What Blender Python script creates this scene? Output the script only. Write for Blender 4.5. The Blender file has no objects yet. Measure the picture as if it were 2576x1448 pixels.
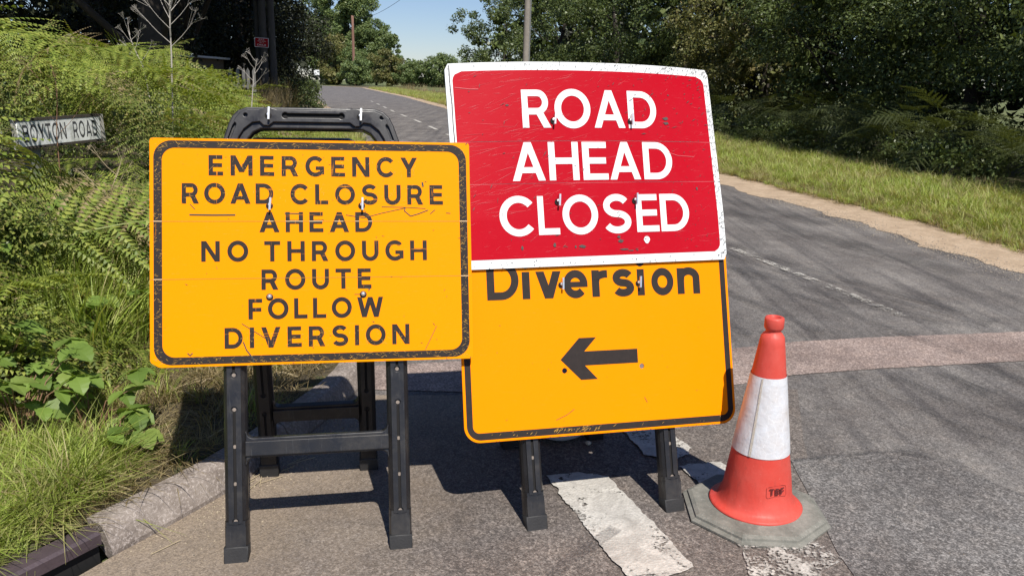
import bpy, math, random
import numpy as np
from mathutils import Matrix, Vector
from mathutils import noise as mnoise
R = math.radians
random.seed(7); rng = np.random.default_rng(7)
scene = bpy.context.scene
COL = scene.collection

# ------------------------------------------------------------------ camera, world, sun, exposure
cam = bpy.data.cameras.new('camera'); camo = bpy.data.objects.new('camera', cam); COL.objects.link(camo)
cam.sensor_width = 36.0; cam.lens = 2002.0 / 2576.0 * 36.0; cam.clip_start = 0.05; cam.clip_end = 4000
camo.matrix_world = Matrix(((0.99985528, -0.01701255, 0.0, 0.0),
                            (0.00424960, 0.24975613, -0.96829945, 0.0),
                            (0.01647325, 0.96815931, 0.24979228, 1.5311),
                            (0, 0, 0, 1)))
scene.camera = camo
SUN_AZ, SUN_EL = 0.379, 0.955
world = bpy.data.worlds.new('World'); scene.world = world; world.use_nodes = True
wn = world.node_tree.nodes; wn.clear()
sky = wn.new('ShaderNodeTexSky'); sky.sky_type = 'NISHITA'; sky.sun_disc = False
sky.sun_elevation = SUN_EL; sky.sun_rotation = math.pi - SUN_AZ
sky.air_density = 1.0; sky.dust_density = 0.1; sky.ozone_density = 3.0; sky.altitude = 0
bg = wn.new('ShaderNodeBackground'); bg.inputs['Strength'].default_value = 0.068
wo = wn.new('ShaderNodeOutputWorld')
tint = wn.new('ShaderNodeMix'); tint.data_type = 'RGBA'; tint.blend_type = 'MULTIPLY'; tint.inputs[0].default_value = 1.0
tint.inputs[7].default_value = (0.93, 0.97, 1.16, 1); world.node_tree.links.new(sky.outputs[0], tint.inputs[6]); world.node_tree.links.new(tint.outputs[2], bg.inputs[0]); world.node_tree.links.new(bg.outputs[0], wo.inputs[0])
sun = bpy.data.lights.new('sun', 'SUN'); sun.energy = 4.9; sun.angle = R(0.53); sun.color = (1.0, 0.955, 0.88)
suno = bpy.data.objects.new('sun', sun); COL.objects.link(suno)
S = Vector((math.sin(SUN_AZ) * math.cos(SUN_EL), -math.cos(SUN_AZ) * math.cos(SUN_EL), math.sin(SUN_EL)))
suno.rotation_euler = S.to_track_quat('Z', 'Y').to_euler(); suno.location = S * 30
vs = scene.view_settings
scene.display_settings.display_device = 'sRGB'; vs.view_transform = 'Standard'; vs.look = 'None'
vs.exposure = 0.36; vs.gamma = 1.0; vs.use_curve_mapping = False
scene.cycles.max_bounces = 5; scene.cycles.diffuse_bounces = 2; scene.cycles.transparent_max_bounces = 8

# ------------------------------------------------------------------ object helpers
def tag(o, label=None, cat=None, group=None, kind=None):
    if label: o['label'] = label
    if cat: o['category'] = cat
    if group: o['group'] = group
    if kind: o['kind'] = kind
    return o
def empty(name, loc=(0, 0, 0), mat=None):
    o = bpy.data.objects.new(name, None); COL.objects.link(o); o.empty_display_size = 0.1
    if mat is not None: o.matrix_world = mat
    else: o.location = loc
    return o
def mobj(name, V, F, mat, parent=None, smooth=False, link=True, loc=None):
    me = bpy.data.meshes.new(name)
    me.from_pydata([tuple(v) for v in V], [], [tuple(f) for f in F]); me.update()
    if smooth: me.polygons.foreach_set('use_smooth', [True] * len(me.polygons))
    return wrap(name, me, mat, parent, link, loc)
def wrap(name, me, mat, parent=None, link=True, loc=None):
    if mat is not None:
        me.materials.clear(); me.materials.append(mat)
    o = bpy.data.objects.new(name, me)
    if link: COL.objects.link(o)
    if parent is not None: o.parent = parent
    if loc is not None: o.location = loc
    return o
class MB:
    def __init__(s): s.V = []; s.F = []
    def add(s, V, F):
        n = len(s.V); s.V += [tuple(v) for v in V]; s.F += [tuple(i + n for i in f) for f in F]
    def box(s, a, b):
        x0, y0, z0 = a; x1, y1, z1 = b
        s.add([(x0,y0,z0),(x1,y0,z0),(x1,y1,z0),(x0,y1,z0),(x0,y0,z1),(x1,y0,z1),(x1,y1,z1),(x0,y1,z1)],
              [(0,3,2,1),(4,5,6,7),(0,1,5,4),(1,2,6,5),(2,3,7,6),(3,0,4,7)])
    def tube(s, P, rad, n=6, cap=True):
        P = [Vector(p) for p in P]; m = len(P)
        if not hasattr(rad, '__len__'): rad = [rad] * m
        base = len(s.V); up = None
        for i, p in enumerate(P):
            t = (P[min(i + 1, m - 1)] - P[max(i - 1, 0)]).normalized()
            if up is None: up = t.orthogonal().normalized()
            up = (up - t * up.dot(t)); up = up.normalized() if up.length > 1e-6 else t.orthogonal().normalized()
            w = t.cross(up)
            for k in range(n):
                a = 2 * math.pi * k / n
                s.V.append(tuple(p + (up * math.cos(a) + w * math.sin(a)) * rad[i]))
        for i in range(m - 1):
            for k in range(n):
                k2 = (k + 1) % n
                s.F.append((base + i*n + k, base + i*n + k2, base + (i+1)*n + k2, base + (i+1)*n + k))
        if cap:
            s.F.append(tuple(base + k for k in reversed(range(n)))); s.F.append(tuple(base + (m-1)*n + k for k in range(n)))
    def lathe(s, prof, n=48, c=(0, 0, 0), cap=True):
        base = len(s.V)
        for r, z in prof:
            for k in range(n):
                a = 2 * math.pi * k / n
                s.V.append((c[0] + r * math.cos(a), c[1] + r * math.sin(a), c[2] + z))
        for i in range(len(prof) - 1):
            for k in range(n):
                k2 = (k + 1) % n
                s.F.append((base + i*n + k, base + i*n + k2, base + (i+1)*n + k2, base + (i+1)*n + k))
    def obj(s, name, mat, parent=None, smooth=False, link=True, loc=None): return mobj(name, s.V, s.F, mat, parent, smooth, link, loc)

def npmesh(name, V, F4, mat, parent=None):
    """V (n,3), F4 (m,4) arrays -> quad mesh, fast"""
    me = bpy.data.meshes.new(name); n = len(V); m = len(F4)
    me.vertices.add(n); me.vertices.foreach_set('co', np.asarray(V, dtype=np.float32).ravel())
    me.loops.add(m * 4); me.polygons.add(m)
    me.loops.foreach_set('vertex_index', np.asarray(F4, dtype=np.int32).ravel())
    me.polygons.foreach_set('loop_start', np.arange(m, dtype=np.int32) * 4)
    me.update(calc_edges=True)
    return wrap(name, me, mat, parent)

def plate(outline, holes=(), th=0.01, bev=0.0, y0=0.0, seg=2):
    """2D outline (x,z) with holes -> bevelled plate mesh; front face at y=y0, back at y0+th"""
    cu = bpy.data.curves.new('tmp', 'CURVE'); cu.dimensions = '2D'; cu.fill_mode = 'BOTH'
    cu.extrude = max(th / 2 - bev, 0.0001); cu.bevel_depth = bev; cu.bevel_resolution = seg; cu.offset = -bev
    for pl in [outline] + list(holes):
        sp = cu.splines.new('POLY'); sp.points.add(len(pl) - 1)
        for i, p in enumerate(pl): sp.points[i].co = (p[0], p[1], 0, 1)
        sp.use_cyclic_u = True
    ob = bpy.data.objects.new('tmp', cu); COL.objects.link(ob)
    dg = bpy.context.evaluated_depsgraph_get()
    me = bpy.data.meshes.new_from_object(ob.evaluated_get(dg))
    bpy.data.objects.remove(ob); bpy.data.curves.remove(cu)
    n = len(me.vertices); co = np.empty(n * 3, np.float32); me.vertices.foreach_get('co', co); co = co.reshape(-1, 3)
    out = np.stack([co[:, 0], y0 + th / 2 - co[:, 2], co[:, 1]], 1)
    me.vertices.foreach_set('co', out.astype(np.float32).ravel()); me.update()
    return me
def join(meshes):
    V = []; F = []
    for me in meshes:
        n = len(V); V += [tuple(v.co) for v in me.vertices]; F += [tuple(i + n for i in p.vertices) for p in me.polygons]
    return V, F

# ------------------------------------------------------------------ materials
def rgb(c): return (c[0], c[1], c[2], 1)
def newmat(name):
    m = bpy.data.materials.new(name); m.use_nodes = True
    nt = m.node_tree; b = nt.nodes['Principled BSDF']
    return m, nt, b
class NB:
    def __init__(s, nt): s.nt = nt
    def n(s, t, **kw):
        x = s.nt.nodes.new(t)
        for k, v in kw.items():
            if k.startswith('i_'):
                key = k[2:]
                x.inputs[int(key) if key.isdigit() else key.replace('_', ' ')].default_value = v
            else: setattr(x, k, v)
        return x
    def l(s, a, b): s.nt.links.new(a, b)
    def noise(s, vec, scale, detail=4, rough=0.6, dist=0.0):
        x = s.n('ShaderNodeTexNoise', i_Scale=scale, i_Detail=detail, i_Roughness=rough, i_Distortion=dist)
        if vec is not None: s.l(vec, x.inputs['Vector'])
        return x.outputs['Fac']
    def ramp(s, fac, stops):
        x = s.n('ShaderNodeValToRGB'); cr = x.color_ramp
        while len(cr.elements) < len(stops): cr.elements.new(0.5)
        for e, (p, c) in zip(cr.elements, stops): e.position = p; e.color = rgb(c) if hasattr(c, '__len__') else (c, c, c, 1)
        s.l(fac, x.inputs[0]); return x.outputs[0]
    def mix(s, fac, a, b, mode='MIX'):
        x = s.n('ShaderNodeMix', data_type='RGBA', blend_type=mode)
        for so, v in ((x.inputs[0], fac), (x.inputs[6], a), (x.inputs[7], b)):
            if hasattr(v, 'is_output'): s.l(v, so)
            elif hasattr(v, '__len__'): so.default_value = rgb(v)
            else: so.default_value = v
        return x.outputs[2]
    def math(s, op, a, b=0.0):
        x = s.n('ShaderNodeMath', operation=op)
        for so, v in ((x.inputs[0], a), (x.inputs[1], b)):
            if hasattr(v, 'is_output'): s.l(v, so)
            else: so.default_value = v
        return x.outputs[0]
    def coord(s, kind='Object', scale=None, rot=None):
        x = s.n('ShaderNodeTexCoord').outputs[kind]
        if scale is not None or rot is not None:
            m = s.n('ShaderNodeMapping')
            if scale is not None: m.inputs['Scale'].default_value = scale
            if rot is not None: m.inputs['Rotation'].default_value = rot
            s.l(x, m.inputs[0]); x = m.outputs[0]
        return x
    def bump(s, h, b, strength=0.3, dist=0.01):
        x = s.n('ShaderNodeBump', i_Strength=strength, i_Distance=dist)
        s.l(h, x.inputs['Height']); s.l(x.outputs[0], b.inputs['Normal'])

def mat_plain(name, c, rough=0.6, var=0.15, scale=20, metal=0.0, bump=0.0, spec=0.5):
    m, nt, b = newmat(name); q = NB(nt); v = q.coord()
    f = q.noise(v, scale, 5)
    q.l(q.mix(f, [x * (1 - var) for x in c], [min(1, x * (1 + var)) for x in c]), b.inputs['Base Color'])
    b.inputs['Roughness'].default_value = rough; b.inputs['Metallic'].default_value = metal
    b.inputs['Specular IOR Level'].default_value = spec
    if bump: q.bump(q.noise(v, scale * 6, 3), b, bump, 0.003)
    return m

def mat_leaf(name, cols, trans=0.35, rough=0.5, back=None):
    """foliage: each leaf its own shade, a little light through it"""
    m, nt, b = newmat(name); q = NB(nt)
    g = q.n('ShaderNodeNewGeometry'); oi = q.n('ShaderNodeObjectInfo')
    r = q.math('FRACT', q.math('ADD', g.outputs['Random Per Island'], oi.outputs['Random']))
    n = len(cols)
    c = q.ramp(r, [(i / max(1, n - 1), cc) for i, cc in enumerate(cols)])
    pos = q.n('ShaderNodeTexCoord')
    big = q.noise(g.outputs['Position'], 0.9, 3)
    c = q.mix(q.ramp(big, [(0.3, 0.0), (0.7, 0.55)]), c, q.mix(1.0, c, (0.75, 0.8, 0.65), 'MULTIPLY'))
    q.l(c, b.inputs['Base Color']); b.inputs['Roughness'].default_value = rough
    b.inputs['Specular IOR Level'].default_value = 0.35
    tr = q.n('ShaderNodeBsdfTranslucent'); q.l(q.mix(1.0, c, (1.3, 1.25, 0.5), 'MULTIPLY'), tr.inputs[0])
    mx = q.n('ShaderNodeMixShader'); mx.inputs[0].default_value = trans
    q.l(b.outputs[0], mx.inputs[1]); q.l(tr.outputs[0], mx.inputs[2])
    q.l(mx.outputs[0], nt.nodes['Material Output'].inputs['Surface'])
    return m

def mat_asphalt(name, dark, light, tan=None, seed=0.0, tyre=0.0):
    m, nt, b = newmat(name); q = NB(nt)
    g = q.n('ShaderNodeNewGeometry').outputs['Position']
    mp = q.n('ShaderNodeMapping'); q.l(g, mp.inputs[0]); mp.inputs['Location'].default_value = (seed, seed, 0); v = mp.outputs[0]
    vo = q.n('ShaderNodeTexVoronoi', i_Scale=210.0); q.l(v, vo.inputs['Vector'])
    stone = q.n('ShaderNodeSeparateColor'); q.l(vo.outputs['Color'], stone.inputs[0])
    vo2 = q.n('ShaderNodeTexVoronoi', i_Scale=95.0); q.l(v, vo2.inputs['Vector'])
    st2 = q.n('ShaderNodeSeparateColor'); q.l(vo2.outputs['Color'], st2.inputs[0])
    grain = q.math('ADD', q.math('MULTIPLY', stone.outputs[0], 0.6), q.math('MULTIPLY', st2.outputs[1], 0.4))
    base = q.ramp(grain, [(0.1, [x * 0.62 for x in dark]), (0.42, dark), (0.72, light), (0.97, [x * 1.55 for x in light])])
    big = q.noise(v, 1.3, 6, 0.65)
    base = q.mix(q.ramp(big, [(0.38, 0.0), (0.62, 0.9)]), base, q.mix(1.0, base, (0.62, 0.60, 0.60), 'MULTIPLY'))
    blot = q.noise(v, 14.0, 7, 0.8, 0.8); base = q.mix(q.ramp(blot, [(0.58, 0.0), (0.66, 0.55)]), base, q.mix(1.0, base, (0.45, 0.45, 0.47), 'MULTIPLY'))
    med = q.noise(v, 9.0, 5, 0.7)
    base = q.mix(q.ramp(med, [(0.45, 0.0), (0.75, 0.6)]), base, q.mix(1.0, base, (1.35, 1.28, 1.2), 'MULTIPLY'))
    if tyre:   # worn wheel tracks running along the road
        mt = q.n('ShaderNodeMapping'); q.l(g, mt.inputs[0]); mt.inputs['Rotation'].default_value = (0, 0, R(-14.5)); mt.inputs['Scale'].default_value = (2.6, 0.10, 1)
        tn = q.noise(mt.outputs[0], 1.6, 4, 0.6, 0.0)
        base = q.mix(q.ramp(tn, [(0.4, 0.0), (0.62, tyre)]), base, q.mix(1.0, base, (0.55, 0.55, 0.58), 'MULTIPLY'))
        mt2 = q.n('ShaderNodeMapping'); q.l(g, mt2.inputs[0]); mt2.inputs['Rotation'].default_value = (0, 0, R(-38)); mt2.inputs['Scale'].default_value = (5.0, 0.22, 1)
        tn2 = q.noise(mt2.outputs[0], 1.7, 3, 0.5, 0.0)
        base = q.mix(q.ramp(tn2, [(0.52, 0.0), (0.62, tyre * 0.8)]), base, q.mix(1.0, base, (0.5, 0.5, 0.53), 'MULTIPLY'))
    if tan:    # dust and grit gathered along the kerb line
        sx = q.n('ShaderNodeSeparateXYZ'); q.l(g, sx.inputs[0])
        d = q.math('ADD', sx.outputs[0], q.math('MULTIPLY', sx.outputs[1], -0.32))
        nn = q.math('ADD', d, q.math('MULTIPLY', q.noise(v, 5, 6, 0.7), 1.1))
        mr = q.n('ShaderNodeMapRange'); q.l(nn, mr.inputs[0]); mr.inputs[1].default_value = -1.55; mr.inputs[2].default_value = -0.35
        mr.inputs[3].default_value = 0.85; mr.inputs[4].default_value = 0.0
        dust = q.mix(stone.outputs[1], [x * 0.7 for x in tan], [min(1, x * 1.4) for x in tan])
        base = q.mix(mr.outputs[0], base, dust)
    q.l(base, b.inputs['Base Color']); b.inputs['Roughness'].default_value = 0.85
    b.inputs['Specular IOR Level'].default_value = 0.35
    q.bump(q.math('ADD', q.math('MULTIPLY', vo.outputs['Distance'], -1.0), q.math('MULTIPLY', med, 0.3)), b, 0.4, 0.004)
    return m

def mat_paint_line(name, c=(0.54, 0.51, 0.455), wear=0.5, scale=14.0):
    """thermoplastic road paint: worn through to the road where the mask is low"""
    m, nt, b = newmat(name); q = NB(nt); g = q.n('ShaderNodeNewGeometry').outputs['Position']
    vo = q.n('ShaderNodeTexVoronoi', i_Scale=120.0); q.l(g, vo.inputs['Vector'])
    sc = q.n('ShaderNodeSeparateColor'); q.l(vo.outputs['Color'], sc.inputs[0])
    big = q.noise(g, scale, 7, 0.75, 0.5)
    dirt = q.noise(g, 6.0, 5, 0.7, 1.2)
    col = q.mix(q.ramp(dirt, [(0.42, 0.0), (0.66, 0.75)]), c, (0.26, 0.24, 0.21))
    col = q.mix(q.math('MULTIPLY', sc.outputs[1], 0.45), col, (0.30, 0.28, 0.25))
    q.l(col, b.inputs['Base Color']); b.inputs['Roughness'].default_value = 0.7
    q.bump(vo.outputs['Distance'], b, 0.4, 0.004)
    mask = q.math('ADD', big, q.math('MULTIPLY', sc.outputs[0], 0.16))
    mk = q.ramp(mask, [(wear - 0.05, 0.0), (wear + 0.05, 1.0)])
    tr = q.n('ShaderNodeBsdfTransparent'); mx = q.n('ShaderNodeMixShader')
    q.l(mk, mx.inputs[0]); q.l(tr.outputs[0], mx.inputs[1]); q.l(b.outputs[0], mx.inputs[2])
    q.l(mx.outputs[0], nt.nodes['Material Output'].inputs['Surface'])
    return m

def mat_sheet(name, c, rough=0.42, smudge=0.12, tint=(0.9, 0.8, 0.6)):
    """retroreflective sign sheeting with faint smudges and hairline scuffs"""
    m, nt, b = newmat(name); q = NB(nt); v = q.coord()
    sm = q.noise(v, 3.2, 6, 0.7, 0.6)
    col = q.mix(q.ramp(sm, [(0.45, 0.0), (0.8, smudge * 3)]), c, [c[i] * tint[i] for i in range(3)])
    v2 = q.coord(scale=(3.0, 3.0, 60.0), rot=(0, R(20), 0))
    sc = q.noise(v2, 6.0, 3, 0.8)
    col = q.mix(q.ramp(sc, [(0.62, 0.0), (0.74, smudge)]), col, (0.8, 0.75, 0.7))
    q.l(col, b.inputs['Base Color'])
    q.l(q.ramp(sm, [(0.3, rough - 0.08), (0.7, rough + 0.15)]), b.inputs['Roughness'])
    b.inputs['Specular IOR Level'].default_value = 0.06
    q.bump(q.noise(v, 8, 4), b, 0.05, 0.004)
    return m
def mat_inked(name, c, under, amt=0.5):
    """black print scratched through to the sheeting beneath"""
    m, nt, b = newmat(name); q = NB(nt)
    masks = []
    for i, (sc, rot, s) in enumerate([((4, 4, 90), (0, R(8), 0), 7), ((90, 4, 4), (0, R(14), 0), 6), ((60, 4, 6), (0, R(50), 0), 6), ((6, 4, 70), (0, R(28), 0), 5)]):
        v = q.coord(scale=sc, rot=rot); n = q.noise(v, s / 6, 4, 0.75, 0.25)
        masks.append(q.ramp(n, [(0.70 - amt * 0.12, 0.0), (0.76 - amt * 0.12, 1.0)]))
    v = q.coord(); blot = q.noise(v, 60, 6, 0.8)
    zone = q.ramp(q.noise(v, 5.0, 3, 0.6), [(0.38, 0.0), (0.62, 1.0)])
    a = q.math('MAXIMUM', q.math('MAXIMUM', masks[0], masks[1]), q.math('MAXIMUM', masks[2], masks[3]))
    a = q.math('MAXIMUM', q.math('MULTIPLY', a, zone), q.math('MULTIPLY', q.ramp(blot, [(0.70, 0.0), (0.74, 1.0)]), zone))
    base = q.mix(q.noise(v, 35, 5, 0.7), [x * 0.7 for x in c], [x * 1.5 for x in c])
    q.l(q.mix(q.math('MULTIPLY', a, min(1, amt * 1.6)), base, under), b.inputs['Base Color'])
    b.inputs['Roughness'].default_value = 0.6; b.inputs['Specular IOR Level'].default_value = 0.15
    return m

YEL = (0.88, 0.275, 0.0)
M = {}
M['yellow'] = mat_sheet('yellow_sheeting', YEL, smudge=0.06, tint=(0.95, 0.86, 0.8))
M['yellow2'] = mat_sheet('yellow_sheeting_clean', (0.90, 0.252, 0.0), smudge=0.03, tint=(0.98, 0.9, 0.8))
M['black_worn'] = mat_inked('black_print_worn', (0.026, 0.020, 0.018), YEL, 0.6)
M['black_border_worn'] = mat_inked('black_border_worn', (0.026, 0.020, 0.018), YEL, 0.3)
M['black_mid'] = mat_inked('black_print_light_wear', (0.026, 0.020, 0.018), YEL, 0.45)
M['black'] = mat_inked('black_print', (0.026, 0.020, 0.018), YEL, 0.12)
M['scratch_y'] = mat_plain('yellow_scratch', (0.75, 0.42, 0.06), 0.6, 0.35, 60)
M['scratch_d'] = mat_plain('dark_scratch', (0.03, 0.04, 0.035), 0.7, 0.5, 60)
M['scratch_p'] = mat_plain('pale_scratch', (0.60, 0.10, 0.11), 0.6, 0.3, 80)
M['chip'] = mat_plain('grey_chip', (0.06, 0.05, 0.045), 0.7, 0.6, 120)
M['crease_y'] = mat_plain('crease_yellow', (0.55, 0.26, 0.02), 0.6)
M['crease_pale'] = mat_plain('crease_pale', (0.8, 0.55, 0.3), 0.6)
M['red'] = mat_sheet('red_sheeting', (0.40, 0.004, 0.013), smudge=0.08, tint=(1.0, 3.0, 2.2))
M['white'] = mat_sheet('white_sheeting', (0.74, 0.75, 0.74), smudge=0.07, tint=(0.86, 0.84, 0.8))
M['edge'] = mat_plain('board_edge', (0.25, 0.12, 0.03), 0.6)
M['edge_w'] = mat_plain('board_edge_white', (0.6, 0.6, 0.58), 0.6)
M['back'] = mat_plain('board_back', (0.2, 0.2, 0.2), 0.6)
M['plastic'] = mat_plain('black_plastic', (0.010, 0.009, 0.010), 0.45, 0.35, 9, bump=0.05, spec=0.4)
M['plastic_scuffed'] = mat_plain('black_plastic_scuffed', (0.016, 0.015, 0.016), 0.34, 0.5, 16, bump=0.05, spec=0.5)
def dusty(name, c, rough):
    m, nt, b = newmat(name); q = NB(nt); v = q.coord(); f = q.ramp(q.noise(v, 7, 7, .75), [(.48, 0.0), (.78, .5)])
    s = q.ramp(q.noise(q.coord(scale=(60, 60, 3)), 3, 4, .7), [(.60, 0.0), (.72, .35)])
    col = q.mix(f, c, (.085, .075, .062)); col = q.mix(s, col, (.10, .10, .10)); q.l(col, b.inputs['Base Color'])
    q.l(q.ramp(q.noise(v, 12, 5), [(.35, rough - .08), (.7, rough + .2)]), b.inputs['Roughness']); b.inputs['Specular IOR Level'].default_value = .5
    q.bump(q.noise(v, 55, 4), b, .08, .003); return m
M['plastic'] = dusty('black_plastic_dusty', (.010, .009, .010), .42); M['plastic_scuffed'] = dusty('black_plastic_scuffed_dusty', (.014, .013, .014), .34)
M['rubber'] = mat_plain('rubber_cap', (0.020, 0.019, 0.019), 0.62, 0.4, 25, bump=0.3)
M['grit_pale'] = mat_plain('grit_in_hole', (0.22, 0.18, 0.15), 0.9, 0.5, 200)
M['pit'] = mat_plain('hole_dark', (0.006, 0.005, 0.005), 0.9)  # near-black stands in for the shade inside holes, slots and grooves
M['steel'] = mat_plain('galvanised_steel', (0.72, 0.72, 0.70), 0.32, 0.2, 60, metal=0.85)
M['cone_red'] = mat_plain('cone_red', (0.58, 0.060, 0.042), 0.50, 0.16, 7, bump=0.12)
m, nt, b = newmat('cone_faded'); q = NB(nt); v = q.coord()
c = q.mix(q.ramp(q.noise(v, 5, 6, .7), [(.35, 0.0), (.7, 1.0)]), (.56, .055, .038), (.58, .095, .072))
v2 = q.coord(scale=(1, 1, .25)); c = q.mix(q.ramp(q.noise(v2, 38, 6, .75), [(.58, 0.0), (.72, .55)]), c, (.32, .05, .035))
c = q.mix(q.ramp(q.noise(v, 75, 4, .8), [(.66, 0.0), (.72, .7)]), c, (.66, .30, .25))
q.l(c, b.inputs['Base Color']); b.inputs['Roughness'].default_value = .5; b.inputs['Specular IOR Level'].default_value = .3
q.bump(q.math('ADD', q.noise(q.coord(scale=(1, 1, .5)), 16, 3, .5), q.math('MULTIPLY', q.noise(v, 60, 4), .15)), b, .35, .012); M['cone_red'] = m
M['stencil'] = mat_inked('stencil_black', (0.10, 0.02, 0.02), (0.5, 0.05, 0.03), 0.7)

# ------------------------------------------------------------------ lettering: every glyph from strokes, cap height 1
def arc(cx, cy, rx, ry, a0, a1, n=20):
    return [(cx + rx * math.cos(R(a0 + (a1 - a0) * i / n)), cy + ry * math.sin(R(a0 + (a1 - a0) * i / n))) for i in range(n + 1)]
def ribbon(P, s, closed=False):
    n = len(P); L = []; Rr = []
    for i in range(n):
        p = Vector(P[i])
        a = Vector(P[i - 1]) if (i > 0 or closed) else None
        b = Vector(P[(i + 1) % n]) if (i < n - 1 or closed) else None
        d1 = (p - a).normalized() if a is not None else None; d2 = (b - p).normalized() if b is not None else None
        if d1 is None: d1 = d2
        if d2 is None: d2 = d1
        n1 = Vector((-d1.y, d1.x)); n2 = Vector((-d2.y, d2.x)); m = (n1 + n2).normalized(); k = 1 / max(0.5, m.dot(n1))
        L.append(p + m * k * s / 2); Rr.append(p - m * k * s / 2)
    out = []
    for i in range(n if closed else n - 1):
        j = (i + 1) % n; out.append([tuple(Rr[i]), tuple(Rr[j]), tuple(L[j]), tuple(L[i])])
    return out
def rect2(x0, y0, x1, y1): return [[(x0, y0), (x1, y0), (x1, y1), (x0, y1)]]
def diag(xb, xt, w, y0=0, y1=1): return [[(xb, y0), (xb + w, y0), (xt + w, y1), (xt, y1)]]
def glyph(ch, s):
    """-> (strokes, width); a stroke is a list of polygons on one level"""
    h = s / 2
    if ch == 'I': return [rect2(0, 0, s, 1)], s
    if ch == 'E': w = .68; return [rect2(0, 0, s, 1), rect2(s, 1 - s*.92, w*.96, 1), rect2(s, .5 - s*.42, w*.93, .5 + s*.5), rect2(s, 0, w, s*.92)], w
    if ch == 'F': w = .65; return [rect2(0, 0, s, 1), rect2(s, 1 - s*.92, w, 1), rect2(s, .46 - s*.4, w*.94, .46 + s*.5)], w
    if ch == 'L': w = .64; return [rect2(0, 0, s, 1), rect2(s, 0, w, s*.92)], w
    if ch == 'T': w = .76; return [rect2(0, 1 - s*.92, w, 1), rect2(w/2 - h, 0, w/2 + h, 1 - s*.92)], w
    if ch == 'H': w = .84; return [rect2(0, 0, s, 1), rect2(w - s, 0, w, 1), rect2(s, .5 - s*.42, w - s, .5 + s*.5)], w
    if ch == 'N': w = .86; k = s * 1.12; return [rect2(0, 0, s, 1), rect2(w - s, 0, w, 1), diag(w - k, 0, k)], w
    if ch == 'M': w = 1.04; k = s * 1.15; return [rect2(0, 0, s, 1), rect2(w - s, 0, w, 1), diag(w/2 - k/2, 0, k, .18, 1), diag(w/2 - k/2, w - k, k, .18, 1)], w
    if ch == 'A': w = .95; k = s * 1.14; return [diag(0, w/2 - k/2, k), diag(w - k, w/2 - k/2, k), rect2(.22, .20, w - .22, .20 + s*.85)], w
    if ch == 'V': w = .92; k = s * 1.14; return [diag(w/2 - k/2, 0, k), diag(w/2 - k/2, w - k, k)], w
    if ch == 'Y': w = .84; k = s * 1.2; return [diag(w/2 - k/2, 0, k, .42, 1), diag(w/2 - k/2, w - k, k, .42, 1), rect2(w/2 - h, 0, w/2 + h, .46)], w
    if ch == 'W': w = 1.28; k = s * 1.1; return [diag(w*.27 - k/2, 0, k), diag(w*.27 - k/2, w/2 - k/2, k), diag(w*.73 - k/2, w/2 - k/2, k), diag(w*.73 - k/2, w - k, k)], w
    if ch == 'K': w = .84; k = s * 1.3; return [rect2(0, 0, s, 1), diag(s*.6, w - k, k, .36, 1), diag(w - k, s*1.2, k, 0, .56)], w
    if ch == 'P': w = .76; return [rect2(0, 0, s, 1), ribbon([(h, .40), (w - .27, .40)] + arc(w - .27, .67, .27 - h, .27, -90, 90, 12) + [(h, .94)], s*.95)], w
    if ch == 'O': w = .98; return [ribbon(arc(w/2, .5, w/2 - h, .52 - h, 0, 351, 39), s, True)], w
    if ch == 'C': w = .86; return [ribbon(arc(.48, .5, .48 - h, .52 - h, 40, 320, 30), s)], w
    if ch == 'G': w = .91; a = arc(.48, .5, .48 - h, .52 - h, 42, 312, 30); return [ribbon(a, s), rect2(w - s, .10, w, .50), rect2(.5, .50 - s*.85, w - s, .50)], w
    if ch == 'U': w = .82; r = w/2 - h; return [ribbon([(h, 1), (h, .40)] + arc(w/2, .40, r, .42 - h, 180, 360, 20)[1:] + [(w - h, 1)], s)], w
    if ch == 'D': w = .85; return [ribbon([(h, h*.95), (.38, h*.95)] + arc(.38, .5, w - .38 - h, .5 - h*.95, -90, 90, 18)[1:] + [(h, 1 - h*.95)], s*.97, True)], w
    if ch == 'R': w = .80; t = .5 - h; return [ribbon([(h, .43), (w - .36, .43)] + arc(w - .36, (.43 + 1 - h)/2, .31 - h, (1 - h - .43)/2, -90, 90, 14)[1:] + [(h, 1 - h)], s*.95, True), rect2(0, 0, s, .45), diag(w - s*1.2, .36, s*1.2, 0, .43)], w
    if ch == 'B': w = .8; return [ribbon([(h, h), (w - .30, h)] + arc(w - .30, (.53 + h)/2, .30 - h, (.53 - h)/2, -90, 90, 12)[1:] + [(h, .53)], s*.95, True), ribbon([(h, .53), (w - .34, .53)] + arc(w - .34, (.53 + 1 - h)/2, .29 - h, (1 - h - .53)/2, -90, 90, 12)[1:] + [(h, 1 - h)], s*.95, True)], w
    if ch == 'S':
        w = .79; rx = w/2 - h; ry = (.52 - h) / 2 + .0; c = w / 2
        top = arc(c, 1.02 - h - ry, rx*.93, ry, 28, 270, 18); bot = arc(c, -.02 + h + ry, rx, ry, 90, -155, 18)
        return [ribbon(top[:-1] + [((top[-1][0] + bot[0][0]) / 2, (top[-1][1] + bot[0][1]) / 2)] + bot[1:], s)], w
    # lower case (x-height .72)
    X = .70
    if ch == 'i': return [rect2(0, 0, s, X), [arc(h, .895, s*.60, s*.60, 0, 345, 23)]], s
    if ch == 'v': w = .70; k = s * 1.12; return [diag(w/2 - k/2, 0, k, 0, X), diag(w/2 - k/2, w - k, k, 0, X)], w
    if ch == 'o': w = .72; return [ribbon(arc(w/2, X/2, w/2 - h, X/2 + .02 - h, 0, 350, 35), s, True)], w
    if ch == 'e': w = .72; return [ribbon(arc(w/2, X/2, w/2 - h, X/2 + .02 - h, 0, 318, 28), s), rect2(s*.6, X/2 - s*.40, w - .002, X/2 + s*.30)], w
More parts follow.
